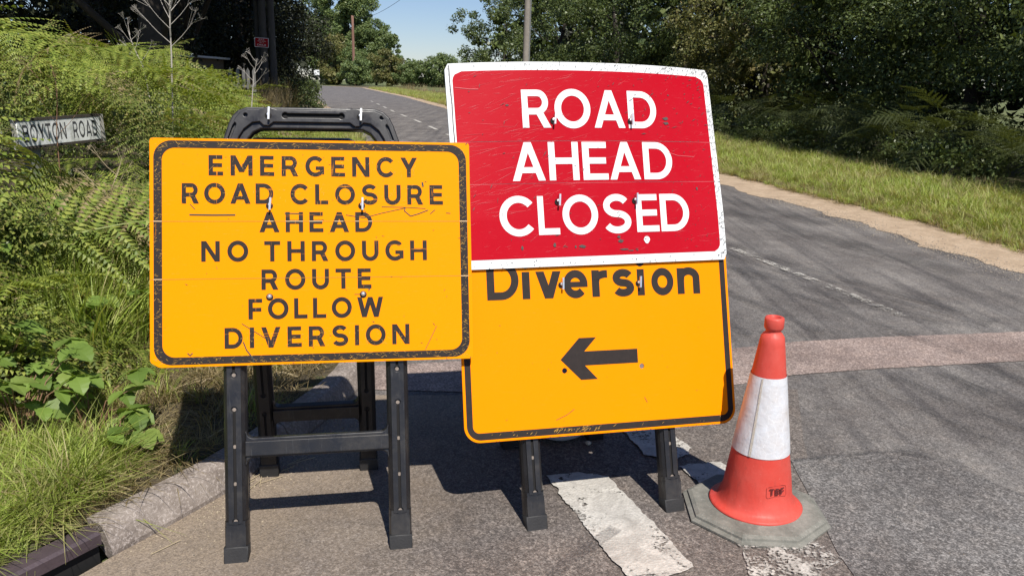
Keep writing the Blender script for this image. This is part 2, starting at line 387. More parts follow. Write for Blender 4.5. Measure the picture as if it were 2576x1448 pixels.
    if ch == 'r': w = .43; return [rect2(0, 0, s, X), ribbon([(s*.6, X*.55)] + arc(.40, X - .26, .40 - s*.5, .26 - h, 175, 84, 8), s*.98)], w
    if ch == 's':
        w = .62; rx = w/2 - h; ry = (X + .04 - s) / 4; c = w / 2
        top = arc(c, X + .02 - h - ry, rx*.93, ry, 22, 270, 14); bot = arc(c, -.02 + h + ry, rx, ry, 90, -155, 14)
        return [ribbon(top[:-1] + [((top[-1][0] + bot[0][0]) / 2, (top[-1][1] + bot[0][1]) / 2)] + bot[1:], s*.98)], w
    if ch == 'n': w = .66; return [rect2(0, 0, s, X), ribbon([(h, X*.5)] + arc(w/2 + .01, X - .27, w/2 - h, .29 - h, 172, 0, 16) + [(w - h + .01, 0)], s)], w
    return [], .3
def word(text, x0, x1, y0, cap, s, lift=0.0, bend=None, base=0.0, xs=None):
    """text spread from x0 to x1 on the board plane (x right, z up); returns V, F for a mesh lying just in front of y=lift"""
    gl = [glyph(c, s) for c in text]; W = sum(g[1] for g in gl) * cap
    gap = (x1 - x0 - W) / max(1, len(text) - 1); x = x0; V = []; F = []
    for k, (st, w) in enumerate(gl):
        if xs: x = xs[k][0]; kx = (xs[k][1] - xs[k][0]) / w
        else: kx = cap
        for lv, polys in enumerate(st):
            for p in polys:
                n = len(V)
                for (a, b) in p:
                    u, v = x + a * kx, y0 + b * cap
                    y = -lift - lv * 0.00012
                    if bend: y += bend(u, v)
                    V.append((u, y, v))
                ar = sum(p[i][0] * p[(i + 1) % len(p)][1] - p[(i + 1) % len(p)][0] * p[i][1] for i in range(len(p)))
                idx = tuple(range(n, n + len(p))); F.append(idx if ar > 0 else idx[::-1])
        x += w * cap + gap
    return V, F
def letters(parent, mat, *a, **k):
    text, x0, x1, y0, cap, s_ = a[:6]; lift = a[6]; bend_ = a[7] if len(a) > 7 else k.get('bend'); xs = k.get('xs')
    if not xs:
        ws = [glyph(c, s_)[1] * cap for c in text]; kq_ = min(1, .86 * (x1 - x0) / sum(ws)); ws = [w_ * kq_ for w_ in ws]; gap = (x1 - x0 - sum(ws)) / max(1, len(text) - 1); xs = []; x = x0
        for w_ in ws: xs.append((x, x + w_)); x += w_ + gap
    for c, xx in zip(text, xs):
        V_, F_ = word(c, 0, 1, y0, cap, s_, lift, bend_, xs=[xx]); mobj('letter', V_, F_, mat, parent)
def rrect(hw, hh, r, n=8, cx=0, cz=0):
    P = []
    for sx, sz, a in ((1, 1, 0), (-1, 1, 90), (-1, -1, 180), (1, -1, 270)):
        P += arc(cx + sx * (hw - r), cz + sz * (hh - r), r, r, a, a + 90, n)
    return P
def ring(Po, Pi, y):
    n = len(Po); V = [(a, y, b) for a, b in Po] + [(a, y, b) for a, b in Pi]
    return V, [(i, i + n, (i + 1) % n + n, (i + 1) % n) for i in range(n)]
def slivers(n, region, lmin, lmax, wmin, wmax, angs, y, bend=None):
    """thin scratch slivers: region() -> (x,z), angs() -> degrees"""
    V = []; F = []
    for _ in range(n):
        x, z = region(); a = R(angs()); L = random.uniform(lmin, lmax) * random.random() ** .6; w = random.uniform(wmin, wmax)
        dx, dz = math.cos(a) * L / 2, math.sin(a) * L / 2; nx, nz = -math.sin(a) * w / 2, math.cos(a) * w / 2
        k = len(V); yy = y - random.random() * 0.0002
        for (px, pz) in ((x - dx, z - dz), (x - nx, z - nz), (x + dx, z + dz), (x + nx, z + nz)):
            V.append((px, yy + (bend(px, pz) if bend else 0), pz))
        F.append((k, k + 1, k + 2, k + 3))
    return V, F
def stroke_line(P, w, y, bend=None):
    V = []; F = []
    for q4 in ribbon(P, w):
        k = len(V); V += [(a, y + (bend(a, b) if bend else 0), b) for a, b in q4]; F.append((k, k+1, k+2, k+3))
    return V, F

# ------------------------------------------------------------------ ground, roads, verges
def sheet(name, pts, z, mat, kind='structure', sub=None):
    V = [(x, y, z) for x, y in pts]
    return tag(mobj(name, V, [tuple(range(len(V)))], mat), kind=kind)
def strip(name, Lp, Rp, z, mat, parent=None, kind='structure'):
    n = len(Lp); V = [(x, y, z) for x, y in Lp] + [(x, y, z) for x, y in Rp]
    o = mobj(name, V, [(i, i + n, i + 1 + n, i + 1) for i in range(n - 1)], mat, parent)
    if kind: o['kind'] = kind
    return o
M['asphalt'] = mat_asphalt('asphalt_main', (0.165, 0.151, 0.138), (0.235, 0.216, 0.198), tyre=0.6)
M['asphalt_side'] = mat_asphalt('asphalt_side', (0.125, 0.107, 0.094), (0.215, 0.187, 0.165), tan=(0.25, 0.195, 0.14), seed=3.0)
M['asphalt_new'] = mat_asphalt('asphalt_patch_dark', (0.115, 0.107, 0.101), (0.22, 0.206, 0.193), seed=7.0)
M['asphalt_pink'] = mat_asphalt('asphalt_patch_pink', (0.235, 0.18, 0.157), (0.36, 0.285, 0.25), seed=11.0)
M['tar'] = mat_plain('tar_seal', (0.035, 0.035, 0.037), 0.7, 0.5, 30, bump=0.4)
M['line'] = mat_paint_line('road_paint', wear=0.44, scale=6.0)
M['line_far'] = mat_paint_line('road_paint_thin', wear=0.36)
M['line_worn'] = mat_paint_line('road_paint_worn', wear=0.60, scale=12)
M['line_faint'] = mat_paint_line('road_paint_faint', wear=0.63, scale=9)
m, nt, b = newmat('sandy_dirt'); q = NB(nt); g = q.n('ShaderNodeNewGeometry').outputs['Position']
c = q.ramp(q.noise(g, 4, 8, 0.75), [(0.3, (0.30, 0.21, 0.13)), (0.5, (0.44, 0.32, 0.21)), (0.7, (0.56, 0.43, 0.30))])
vo = q.n('ShaderNodeTexVoronoi', i_Scale=70.0); q.l(g, vo.inputs['Vector']); sc = q.n('ShaderNodeSeparateColor'); q.l(vo.outputs['Color'], sc.inputs[0])
c = q.mix(q.math('MULTIPLY', sc.outputs[0], 0.5), c, (0.24, 0.19, 0.14)); q.l(c, b.inputs['Base Color']); b.inputs['Roughness'].default_value = 0.95
q.bump(q.noise(g, 40, 6), b, 0.6, 0.02); M['sand'] = m
m, nt, b = newmat('verge_soil'); q = NB(nt); g = q.n('ShaderNodeNewGeometry').outputs['Position']
c = q.ramp(q.noise(g, 6, 8, 0.75), [(0.3, (0.045, 0.035, 0.02)), (0.5, (0.11, 0.085, 0.05)), (0.62, (0.07, 0.085, 0.025)), (0.75, (0.20, 0.155, 0.10))])
q.l(c, b.inputs['Base Color']); b.inputs['Roughness'].default_value = 0.95; q.bump(q.noise(g, 45, 6, 0.7), b, 0.8, 0.03); M['soil'] = m
m, nt, b = newmat('field_grass'); q = NB(nt); g = q.n('ShaderNodeNewGeometry').outputs['Position']
c = q.ramp(q.noise(g, 0.35, 8, 0.7), [(0.3, (0.05, 0.07, 0.02)), (0.5, (0.11, 0.13, 0.04)), (0.7, (0.20, 0.19, 0.08))])
q.l(c, b.inputs['Base Color']); b.inputs['Roughness'].default_value = 0.95; q.bump(q.noise(g, 25, 4), b, 1.0, 0.05); M['field'] = m

sheet('ground', [(-1800, -60), (1800, -60), (1800, 2500), (-1800, 2500)], -0.03, M['field'])
LE = [(-1.5, 0.0), (-1.5, 1.9), (-1.3, 2.3), (-1.1, 2.75), (-0.9, 3.3), (-0.78, 3.75), (-0.80, 4.3), (-0.95, 5.5), (-1.2, 7.5), (-1.65, 10.5), (-2.5, 15), (-4.03, 21.6), (-6.6, 31), (-9.5, 41), (-11.9, 49.3), (-16.5, 67), (-22.5, 90), (-39, 155), (-54, 190), (-72, 217), (-104, 250), (-165, 300), (-265, 380)]
RE = [(4.8, 0.0), (4.75, 1.9), (4.7, 2.3), (4.68, 2.75), (4.65, 3.3), (4.62, 3.75), (4.6, 4.3), (4.5, 5.5), (4.33, 6.8), (4.0, 9.5), (3.25, 13), (0.9, 24), (-1.2, 34), (-3.1, 43), (-5.5, 54), (-10.5, 78), (-15.0, 97), (-31, 165), (-45, 198), (-62, 225), (-95, 262), (-157, 318), (-258, 400)]
def offs(P, d):
    out = []
    for i, (x, y) in enumerate(P):
        a = P[max(i-1, 0)]; b_ = P[min(i+1, len(P)-1)]; tx, ty = b_[0]-a[0], b_[1]-a[1]; l = math.hypot(tx, ty); out.append((x + ty/l*d, y - tx/l*d))
    return out
strip('road', LE, offs(RE, .40), 0.0, M['asphalt'])
# side road mouth under the signs
side = [(-1.5, 0.0), (-1.5, 1.9), (-1.3, 2.3), (-1.1, 2.75), (-0.9, 3.3), (-0.78, 3.72), (-0.2, 3.75), (0.5, 3.86), (1.2, 3.95), (1.5, 3.9), (1.32, 3.3), (1.22, 2.9), (1.12, 2.4), (1.2, 1.9), (1.3, 0.0)]
sheet('side_road', side, 0.004, M['asphalt_side'])
sheet('dark_patch', [(1.19, 3.08), (1.38, 3.13), (1.58, 3.17), (1.68, 3.175), (1.79, 3.15), (1.9, 3.0), (2.02, 2.80), (2.3, 2.2), (2.4, 0.5), (1.25, 0.5), (1.13, 1.9), (1.12, 2.4), (1.16, 2.75)], 0.007, M['asphalt_new'])
def ragged(P, n, a, s):
    out = []
    for i in range(len(P) - 1):
        for k in range(n):
            p = Vector(P[i]).lerp(Vector(P[i+1]), k / n); out.append((p.x, p.y + a * mnoise.noise(Vector((p.x * 14, s, 0))) + a * mnoise.noise(Vector((p.x * 50, s, 3)))))
    return out + [P[-1]]
strip('pink_patch', ragged([(-0.72, 3.80), (0.3, 3.78), (1.21, 3.96), (1.55, 4.12), (2.05, 4.24), (3.0, 4.42), (4.7, 4.75)], 40, .010, 1),
      ragged([(-0.75, 4.15), (0.3, 4.38), (1.35, 4.56), (1.73, 4.70), (2.31, 4.83), (3.35, 5.0), (4.6, 5.25)], 40, .010, 2), 0.004, M['asphalt_pink'])
# tar sealed joint round the dark patch
def tape(name, P, w, z, mat, kind='structure'):
    V = []; F = []
    for q4 in ribbon(P, w):
        k = len(V); V += [(a, b, z) for a, b in q4]; F.append((k, k+1, k+2, k+3))
    return tag(mobj(name, V, F, mat), kind=kind)
m, nt, b = newmat('rubber_streak'); q = NB(nt); g = q.n('ShaderNodeNewGeometry').outputs['Position']
b.inputs['Base Color'].default_value = (.03, .03, .032, 1); b.inputs['Roughness'].default_value = .7
vo = q.n('ShaderNodeTexVoronoi', i_Scale=160.0); q.l(g, vo.inputs['Vector']); sc = q.n('ShaderNodeSeparateColor'); q.l(vo.outputs['Color'], sc.inputs[0])
mk = q.math('MULTIPLY', q.ramp(q.noise(g, 2.2, 4, .6), [(.32, 0.05), (.64, .45)]), q.ramp(sc.outputs[0], [(.2, 0.3), (.8, 1.0)]))
tr = q.n('ShaderNodeBsdfTransparent'); mx = q.n('ShaderNodeMixShader'); q.l(mk, mx.inputs[0]); q.l(tr.outputs[0], mx.inputs[1]); q.l(b.outputs[0], mx.inputs[2]); q.l(mx.outputs[0], nt.nodes['Material Output'].inputs['Surface'])
M['streak'] = m
tape('tar_joint', [(1.12, 3.03), (1.25, 3.09), (1.40, 3.12), (1.58, 3.165), (1.70, 3.175)], 0.03, 0.013, m)
tape('tar_joint', [(1.70, 3.175), (1.82, 3.14), (1.90, 3.04), (1.97, 2.92), (2.05, 2.78), (2.2, 2.55)], 0.075, 0.013, m)
for k, (P_, w_) in enumerate((([(4.1, 5.4), (3.7, 6.2), (3.1, 7.6), (2.65, 9.3)], .03), ([(2.0, 4.9), (1.75, 5.6), (1.3, 7.0), (1.0, 8.5)], .10), ([(1.5, 4.8), (1.35, 5.5), (1.0, 6.9), (.7, 8.4)], .08), ([(2.5, 5.0), (2.15, 5.9), (1.7, 7.3), (1.3, 9.0)], .09),
      ([(3.2, 5.1), (2.7, 6.0), (2.3, 7.1), (1.95, 8.6)], .045), ([(3.0, 5.1), (2.5, 6.0), (2.1, 7.1), (1.8, 8.4)], .045), ([(2.9, 3.2), (2.6, 3.7), (2.4, 4.2)], .07), ([(2.6, 3.1), (2.3, 3.6), (2.1, 4.15)], .08), ([(2.2, 3.25), (2.0, 3.7), (1.85, 4.1)], .06),
      ([(2.7, 4.5), (2.6, 4.7), (2.5, 4.95)], .07), ([(3.4, 2.6), (3.1, 3.3), (2.85, 3.9), (2.7, 4.35)], .12), ([(3.0, 2.5), (2.75, 3.1), (2.5, 3.7), (2.35, 4.25)], .10), ([(3.6, 3.4), (3.35, 3.9), (3.2, 4.35)], .09), ([(3.3, 5.2), (3.0, 5.8), (2.45, 7.0), (2.0, 8.4), (1.6, 10.5)], .11), ([(2.9, 5.1), (2.45, 5.8), (1.9, 6.8), (1.5, 8.0)], .12), ([(3.9, 6.6), (3.1, 8.6), (2.4, 10.8), (1.2, 15)], .35), ([(3.6, 9), (2.9, 11.2), (1.6, 15.5), (0.2, 21)], .30), ([(.05, 2.05), (.2, 2.3), (.38, 2.5)], .05))):
    tape('tyre_mark', P_, w_, 0.014 + .0006 * k, m)

def quadmark(pts, mat):
    out = []
    for i in range(len(pts)):
        a, b_ = Vector(pts[i]), Vector(pts[(i + 1) % len(pts)]); n = max(2, int((b_ - a).length / .012)); d = (b_ - a).normalized()
        for k in range(n):
            p = a.lerp(b_, k / n); w = .012 * mnoise.noise(Vector((p.x * 22, p.y * 22, 1))) + .007 * mnoise.noise(Vector((p.x * 80, p.y * 80, 2))); out.append((p.x - d.y * w, p.y + d.x * w))
    return sheet('road_marking', out, 0.012, mat)
quadmark([(0.15, 2.90), (0.28, 2.93), (0.40, 2.90), (0.50, 2.62), (0.61, 2.29), (0.49, 2.22), (0.385, 2.23), (0.30, 2.45)], M['line'])
quadmark([(0.50, 3.38), (0.68, 3.40), (0.80, 3.17), (0.70, 3.05), (0.58, 3.1)], M['line'])
quadmark([(0.70, 3.00), (0.89, 3.05), (0.93, 2.85), (0.80, 2.75)], M['line'])
quadmark([(0.80, 2.45), (1.05, 2.48), (1.12, 2.36), (1.02, 2.25), (0.78, 2.25)], M['line_worn'])
def along(P, s0, s1):
    out = []; acc = 0
    for i in range(len(P) - 1):
        a, b_ = Vector(P[i]), Vector(P[i+1]); l = (b_ - a).length
        for t in np.linspace(0, 1, 80):
            s = acc + l * t
            if s0 <= s <= s1: out.append(tuple(a.lerp(b_, t)))
        acc += l
    ded = []
    for p in out:
        if not ded or (Vector(p) - Vector(ded[-1])).length > 0.15: ded.append(p)
    return ded
CL = [(2.72, 5.30), (2.29, 7.01), (1.75, 9.0), (0.9, 12.2), (-0.4, 17.4), (-1.95, 23.8), (-3.82, 31.8), (-6.1, 41), (-9.1, 54), (-16, 83), (-35.5, 163)]
tape('road_marking', along(CL, 0, 2.5), 0.085, 0.012, M['line_faint'])
for s0, L in ((5, 2), (9.0, 2), (13, 2), (17.3, 2.2), (21.5, 2.2), (26, 2.4), (31, 2.6), (36.5, 2.6), (42, 2.6), (48, 3), (55, 3)):
    P = along(CL, s0, s0 + L)
    if len(P) > 1: tape('road_marking', P, 0.12, 0.012, M['line_far'] if 'line_far' in M else M['line'])
# sandy margins
def dense(P, st):
    out = []
    for i in range(len(P) - 1):
        a, b_ = Vector(P[i]), Vector(P[i+1]); n = max(1, int((b_ - a).length / (st * (1 + max(0, a.y - 8) * .06))))
        out += [tuple(a.lerp(b_, k / n)) for k in range(n)]
    return out + [P[-1]]
RD = dense(RE[:19], .10)
def wob(P, d, a, f, s): 
    O = offs(P, d); Q = offs(P, d + 1); return [(o[0] + (q_[0] - o[0]) * k, o[1] + (q_[1] - o[1]) * k) for o, q_ in zip(O, Q) for k in (a * (mnoise.noise(Vector((o[0] * f, o[1] * f, s))) + .5 * mnoise.noise(Vector((o[0] * f * 4, o[1] * f * 4, s)))),)]
strip('sandy_margin', wob(RD, .02, .16, 1.6, 1), wob(RD, .98, .10, 1.5, 2), 0.004, M['sand'])
tape('sandy_margin', [(-7.4, 34), (-10.0, 43.2), (-12.2, 50.5), (-15, 61)], 0.7, 0.006, M['sand'])
strip('driveway', [(-3.3, 47), (-4.2, 50.5)], [(3, 48.5), (2, 52.5)], 0.05, M['sand'])

def verge(name, base, d0, d1, zf, step, mat, seg=10):
    """verge as a fine bumpy sheet from d0 to d1 metres out from a road edge"""
    P = []
    for i in range(len(base) - 1):
        a, b_ = Vector(base[i]), Vector(base[i+1]); n = max(1, int((b_ - a).length / (step * (1 + a.y * 0.15))))
        for k in range(n): P.append(tuple(a.lerp(b_, k / n)))
    P.append(base[-1]); V = []; F = []
    for k in range(seg + 1):
        t = (k / seg) ** 1.5; d = d0 + (d1 - d0) * t
        for (x, y) in offs(P, d): V.append((x, y, zf(x, y, abs(d - d0))))
    n = len(P)
    for k in range(seg):
        for i in range(n - 1):
            f = (k*n + i, (k+1)*n + i, (k+1)*n + i + 1, k*n + i + 1)
            F.append(f if d1 > d0 else f[::-1])
    return tag(mobj(name, V, F, mat, smooth=True), kind='structure')
def bumps(x, y, s=2.0, a=0.03): return a * mnoise.noise(Vector((x * s, y * s, 0.3)))
def zR(x, y, d): return 0.015 + min(0.09, d * 0.05) + bumps(x, y, 1.5, 0.05) * min(1, d * 3)
def zL(x, y, d):
    k = min(1, d / 3.0)
    return 0.095 + 0.5 * max(0, d - 0.9) / (1 + max(0, d - 0.9)) + bumps(x, y, 2.5, 0.05) * min(1, d * 2.5) + 0.015 * mnoise.noise(Vector((x*9, y*9, 1))) * min(1, d * 5)
verge('right_verge', RE[:19], 0.85, 9, zR, 0.5, M['soil'])
verge('left_verge', LE[:17], -0.115, -10, zL, 0.35, M['soil'], 14)

# ------------------------------------------------------------------ kerb
m, nt, bb = newmat('kerb_concrete'); q = NB(nt); g = q.n('ShaderNodeNewGeometry').outputs['Position']
c = q.ramp(q.noise(g, 9, 8, 0.7), [(0.3, (0.12, 0.095, 0.080)), (0.5, (0.20, 0.165, 0.14)), (0.7, (0.30, 0.255, 0.22))])
c = q.mix(q.ramp(q.noise(g, 90, 4, 0.8), [(0.5, 0.0), (0.66, 0.8)]), c, (0.48, 0.42, 0.38)); q.l(c, bb.inputs['Base Color'])
bb.inputs['Roughness'].default_value = 0.75; q.bump(q.noise(g, 70, 5, 0.8), bb, 0.5, 0.006); M['kerb'] = m
M['drain'] = mat_plain('drain_iron', (0.06, 0.042, 0.048), 0.6, 0.4, 14, bump=0.6)
kerb = empty('kerb', (0, 0, 0)); tag(kerb, kind='structure')
KP = [(-1.47, 2.02), (-1.30, 2.30), (-1.22, 2.44), (-1.14, 2.59), (-1.06, 2.75), (-0.97, 3.0), (-0.88, 3.3), (-0.80, 3.6), (-0.765, 3.85), (-0.79, 4.15), (-0.86, 4.6), (-0.95, 5.2), (-1.02, 5.8)]
def kerb_prof(drain=False):
    return [(0.0, -0.03), (0.0, 0.02), (-0.012, 0.045), (-0.030, 0.082), (-0.043, 0.098), (-0.062, 0.106), (-0.125, 0.106), (-0.130, 0.06)]
def kerb_piece(P, name, mat):
    O = P; V = []; F = []; pr = kerb_prof(); n = len(pr)
    Ls = [offs(P, d) for d, z in pr]
    for i in range(len(P)):
        for k, (d, z) in enumerate(pr): V.append((Ls[k][i][0], Ls[k][i][1], z + (0.003 * mnoise.noise(Vector((P[i][0]*11, P[i][1]*11, k))))))
    for i in range(len(P) - 1):
        for k in range(n - 1): F.append((i*n + k, (i+1)*n + k, (i+1)*n + k + 1, i*n + k + 1))
    F.append(tuple(range(n))[::-1]); F.append(tuple((len(P)-1)*n + k for k in range(n)))
    return mobj(name, V, F, mat, kerb, smooth=False)
def resample(P, a, b, n):
    L = [0]
    for i in range(len(P)-1): L.append(L[-1] + (Vector(P[i+1]) - Vector(P[i])).length)
    out = []
    for t in np.linspace(a, b, n):
        for i in range(len(P)-1):
            if L[i] <= t <= L[i+1] + 1e-9:
                out.append(tuple(Vector(P[i]).lerp(Vector(P[i+1]), (t - L[i]) / (L[i+1] - L[i])))); break
    return out
for a, b_ in ((0.335, 1.24), (1.248, 2.15), (2.158, 3.0), (3.008, 3.9)): kerb_piece(resample(KP, a, b_, 9), 'kerb_stone', M['kerb'])
# iron inlet with a dark slot beside the first stone
mb = MB(); a, b_ = Vector((-1.62, 1.75)), Vector((-1.315, 2.285)); d = (b_ - a).normalized(); nrm = Vector((-d.y, d.x))
def kq(p, k, z): return (p.x + nrm.x * k, p.y + nrm.y * k, z)
V = []
for p in (a, b_): V += [kq(p, 0.0, 0.062), kq(p, 0.0, 0.098), kq(p, 0.012, 0.106), kq(p, 0.075, 0.106), kq(p, 0.075, 0.0), kq(p, 0.05, 0.075)]
mb.add(V, [(0, 6, 7, 1), (1, 7, 8, 2), (2, 8, 9, 3), (3, 9, 10, 4), (5, 11, 6, 0)])
mb.obj('drain_inlet', M['drain'], kerb)
mb = MB(); V = []
for p in (a, b_): V += [kq(p, 0.02, 0.075), kq(p, 0.02, -0.02)]
mb.add(V, [(0, 2, 3, 1)]); mb.obj('drain_slot', M['pit'], kerb)

# ------------------------------------------------------------------ A-frame stands
def frame_matrix(x, y, sx, tx):
    s = Vector(sx); t = Vector(tx); n = t.cross(s) * -1   # local Y points away from the camera
    n = s.cross(t) * -1
    return Matrix(((s.x, n.x, t.x, x), (s.y, n.y, t.y, y), (s.z, n.z, t.z, 0), (0, 0, 0, 1)))
LM = frame_matrix(-0.61865, 2.31839, (0.9838101, 0.17909368, -0.0065684), (-0.0467825, 0.29202407, 0.95526611))
RM = frame_matrix(0.36571, 2.56832, (0.96478645, 0.26301022, -0.00356783), (-0.07989385, 0.30593975, 0.9486927))
def slot(x, z0, z1, w, r=None, horiz=False):
    """dumbbell slot outline"""
    r = r or w; P = []
    th = math.degrees(math.asin(min(1, w / 2 / r))); off = math.sqrt(max(0, r*r - w*w/4))
    P += arc(x, z1, r, r, -90 + th, 270 - th, 12)
    P += arc(x, z0, r, r, 90 + th, 450 - th, 12)
    if horiz: P = [(b, a) for a, b in P]
    return P
def prism(mb, x0, x1, inset, y_front, y_back, z0, z1):
    """channel section: wide at the back, narrower raised face"""
    a, b_ = x0, x1
    pts = [(a, y_back), (a, y_front + .022), (a + inset * .35, y_front + .010), (a + inset, y_front), (b_ - inset, y_front), (b_ - inset * .35, y_front + .010), (b_, y_front + .022), (b_, y_back)]
    n = len(pts); V = [(x, y, z0) for x, y in pts] + [(x, y, z1) for x, y in pts]
    F = [(i, i + 1, i + 1 + n, i + n) for i in range(n - 1)] + [(n - 1, 0, n, 2*n - 1), tuple(range(n))[::-1], tuple(range(n, 2*n))]
    mb.add(V, F)
def make_panel(root, ho, hi, yf, slots_at, top=1.511, bar=(0.339, 0.404), front=True, H=1.36):
    """one moulded half of the stand: ho/hi outer and inner half widths"""
    sc = ho / 0.303
    for sg in (-1, 1):
        mb = MB(); x0, x1 = sorted((sg * ho, sg * hi))
        prism(mb, x0, x1, 0.014, yf + .006, yf + .050, 0.135, H)
        prism(mb, x0 - .001, x1 + .001, 0.006, yf + .001, yf + .052, 0.055, 0.120)
        # shoulder between the ribbed shaft and the plain lower block
        V = []; n0 = len(mb.V)
        prism(mb, x0 - .001, x1 + .001, 0.008, yf + .002, yf + .051, 0.118, 0.137)
        # stiffening rib lines either side
        for xx in (x0 + .010, x1 - .010):
            mb.tube([(xx, yf + .016, .14), (xx, yf + .016, H)], 0.0025, 5)
        xm = (x0 + x1) / 2
        hs = []
        for (za, zb) in slots_at:
            hs.append(slot(xm, za, zb, 0.0085, 0.0105))
        pl = plate([(x0 + .014, .128), (x1 - .014, .128), (x1 - .014, H), (x0 + .014, H)], hs, 0.007, 0.0012, yf)
        V, F = join([pl]); mb.add(V, F)
        leg = mb.obj('leg', M['plastic_scuffed'] if front else M['plastic'], root)
        # holes along the slots, pale road showing as dull dots
        for (za, zb) in slots_at:
            mobj('groove_shade', [(xm - .0048, yf + .0056, za - .006), (xm + .0048, yf + .0056, za - .006), (xm + .0048, yf + .0056, zb + .006), (xm - .0048, yf + .0056, zb + .006)], [(0, 1, 2, 3)], M['pit'], leg)  # dark strip laid in the slot, its shade put into the colour
            for zz in (za, zb, (2*za + zb) / 3, (za + 2*zb) / 3):
                P_ = arc(xm, zz, .0062, .0062, 0, 324, 9)
                mobj('bolt_hole', [(a_, yf + .0048, c_) for a_, c_ in P_], [tuple(range(len(P_)))], M['grit_pale'] if front else M['pit'], leg)
        fb = MB(); fx0, fx1 = x0 - .002, x1 + .002
        pl = plate([(fx0, 0), (fx1, 0), (fx1, .056), (fx0, .056)], (), 0.060, 0.004, yf - .003)
        wrap('foot_cap', pl, M['rubber'], leg)
    # cross bar with flared ends
    b0, b1 = bar; f = .022
    out = [(-hi - .004, b0 - f - .006), (-hi, b0 - f)] + arc(-hi + f, b0 - f, f, f, 180, 90, 6)[1:] + arc(hi - f, b0 - f, f, f, 90, 0, 6)[:-1] + [(hi, b0 - f), (hi + .004, b0 - f - .006), (hi + .004, b1 + f + .006), (hi, b1 + f)] + arc(hi - f, b1 + f, f, f, 0, -90, 6)[1:] + arc(-hi + f, b1 + f, f, f, 270, 180, 6)[:-1] + [(-hi, b1 + f), (-hi - .004, b1 + f + .006)]
    p1 = plate(out, (), 0.034, 0.004, yf + .012)
    p2 = plate([(-hi - .004, b0 + .006), (hi + .004, b0 + .006), (hi + .004, b1 - .010), (-hi - .004, b1 - .010)], (), 0.012, 0.003, yf + .004)
    V, F = join([p1, p2]); mobj('crossbar', V, F, M['plastic_scuffed'] if front else M['plastic'], root)
    # handle hoop
    def hx(x): return x * sc
    dz = top - 1.511
    outer = [(-.303, 1.355), (-.291, 1.404), (-.275, 1.452), (-.262, 1.480), (-.243, 1.500), (-.215, 1.511), (-.15, 1.512), (.15, 1.512), (.215, 1.511), (.243, 1.500), (.262, 1.480), (.275, 1.452), (.291, 1.404), (.303, 1.355)]
    inner = [(.230, 1.355), (.222, 1.380), (.209, 1.404), (.194, 1.423), (.169, 1.436), (.10, 1.437), (-.10, 1.437), (-.169, 1.436), (-.194, 1.423), (-.209, 1.404), (-.222, 1.380), (-.230, 1.355)]
    outline = [(hx(a), b_ + dz) for a, b_ in outer + inner]
    p1 = plate(outline, (), 0.040, 0.006, yf + .012, 3)
    ro = [(-.286, 1.366), (-.277, 1.404), (-.262, 1.446), (-.250, 1.470), (-.235, 1.489), (-.212, 1.499), (-.172, 1.500), (-.15, 1.507), (-.136, 1.507), (-.115, 1.500), (.115, 1.500), (.136, 1.507), (.15, 1.507), (.172, 1.500), (.212, 1.499), (.235, 1.489), (.250, 1.470), (.262, 1.446), (.277, 1.404), (.286, 1.366)]
    ri = [(.252, 1.366), (.240, 1.404), (.223, 1.432), (.195, 1.455), (.172, 1.458), (.158, 1.445), (.143, 1.444), (.126, 1.457), (-.126, 1.457), (-.143, 1.444), (-.158, 1.445), (-.172, 1.458), (-.195, 1.455), (-.223, 1.432), (-.240, 1.404), (-.252, 1.366)]
    holes = [slot(1.480, -.088, .098, .013, .010, True), [(p[0] + .0, p[1]) for p in arc(-.217, 1.480, .006, .006, 0, 340, 10)], arc(.234, 1.476, .006, .006, 0, 340, 10)]
    for sg in (-1, 1):
        c0 = Vector((sg * .271, 1.405)); c1 = Vector((sg * .254, 1.448)); dd = (c1 - c0).normalized(); nn = Vector((-dd.y, dd.x)); w = .006; P = []
        a0 = math.degrees(math.atan2(dd.y, dd.x))
        P += arc(c1.x, c1.y, w, w, a0 - 90, a0 + 90, 6) + arc(c0.x, c0.y, w, w, a0 + 90, a0 + 270, 6); holes.append(P)
    p2 = plate([(hx(a), b_ + dz) for a, b_ in ro + ri], [[(hx(a), b_ + dz) for a, b_ in h] for h in holes], 0.014, 0.003, yf)
    V, F = join([p1, p2]); mobj('handle', V, F, M['plastic_scuffed'] if front else M['plastic'], root)
    # near-black floor of the grooves, their shade put into the colour
    V, F = join([plate([(hx(-.10), 1.470 + dz), (hx(.11), 1.470 + dz), (hx(.11), 1.490 + dz), (hx(-.10), 1.490 + dz)], (), .002, 0, yf + .0105)])
    mobj('groove_shade', V, F, M['pit'], root)
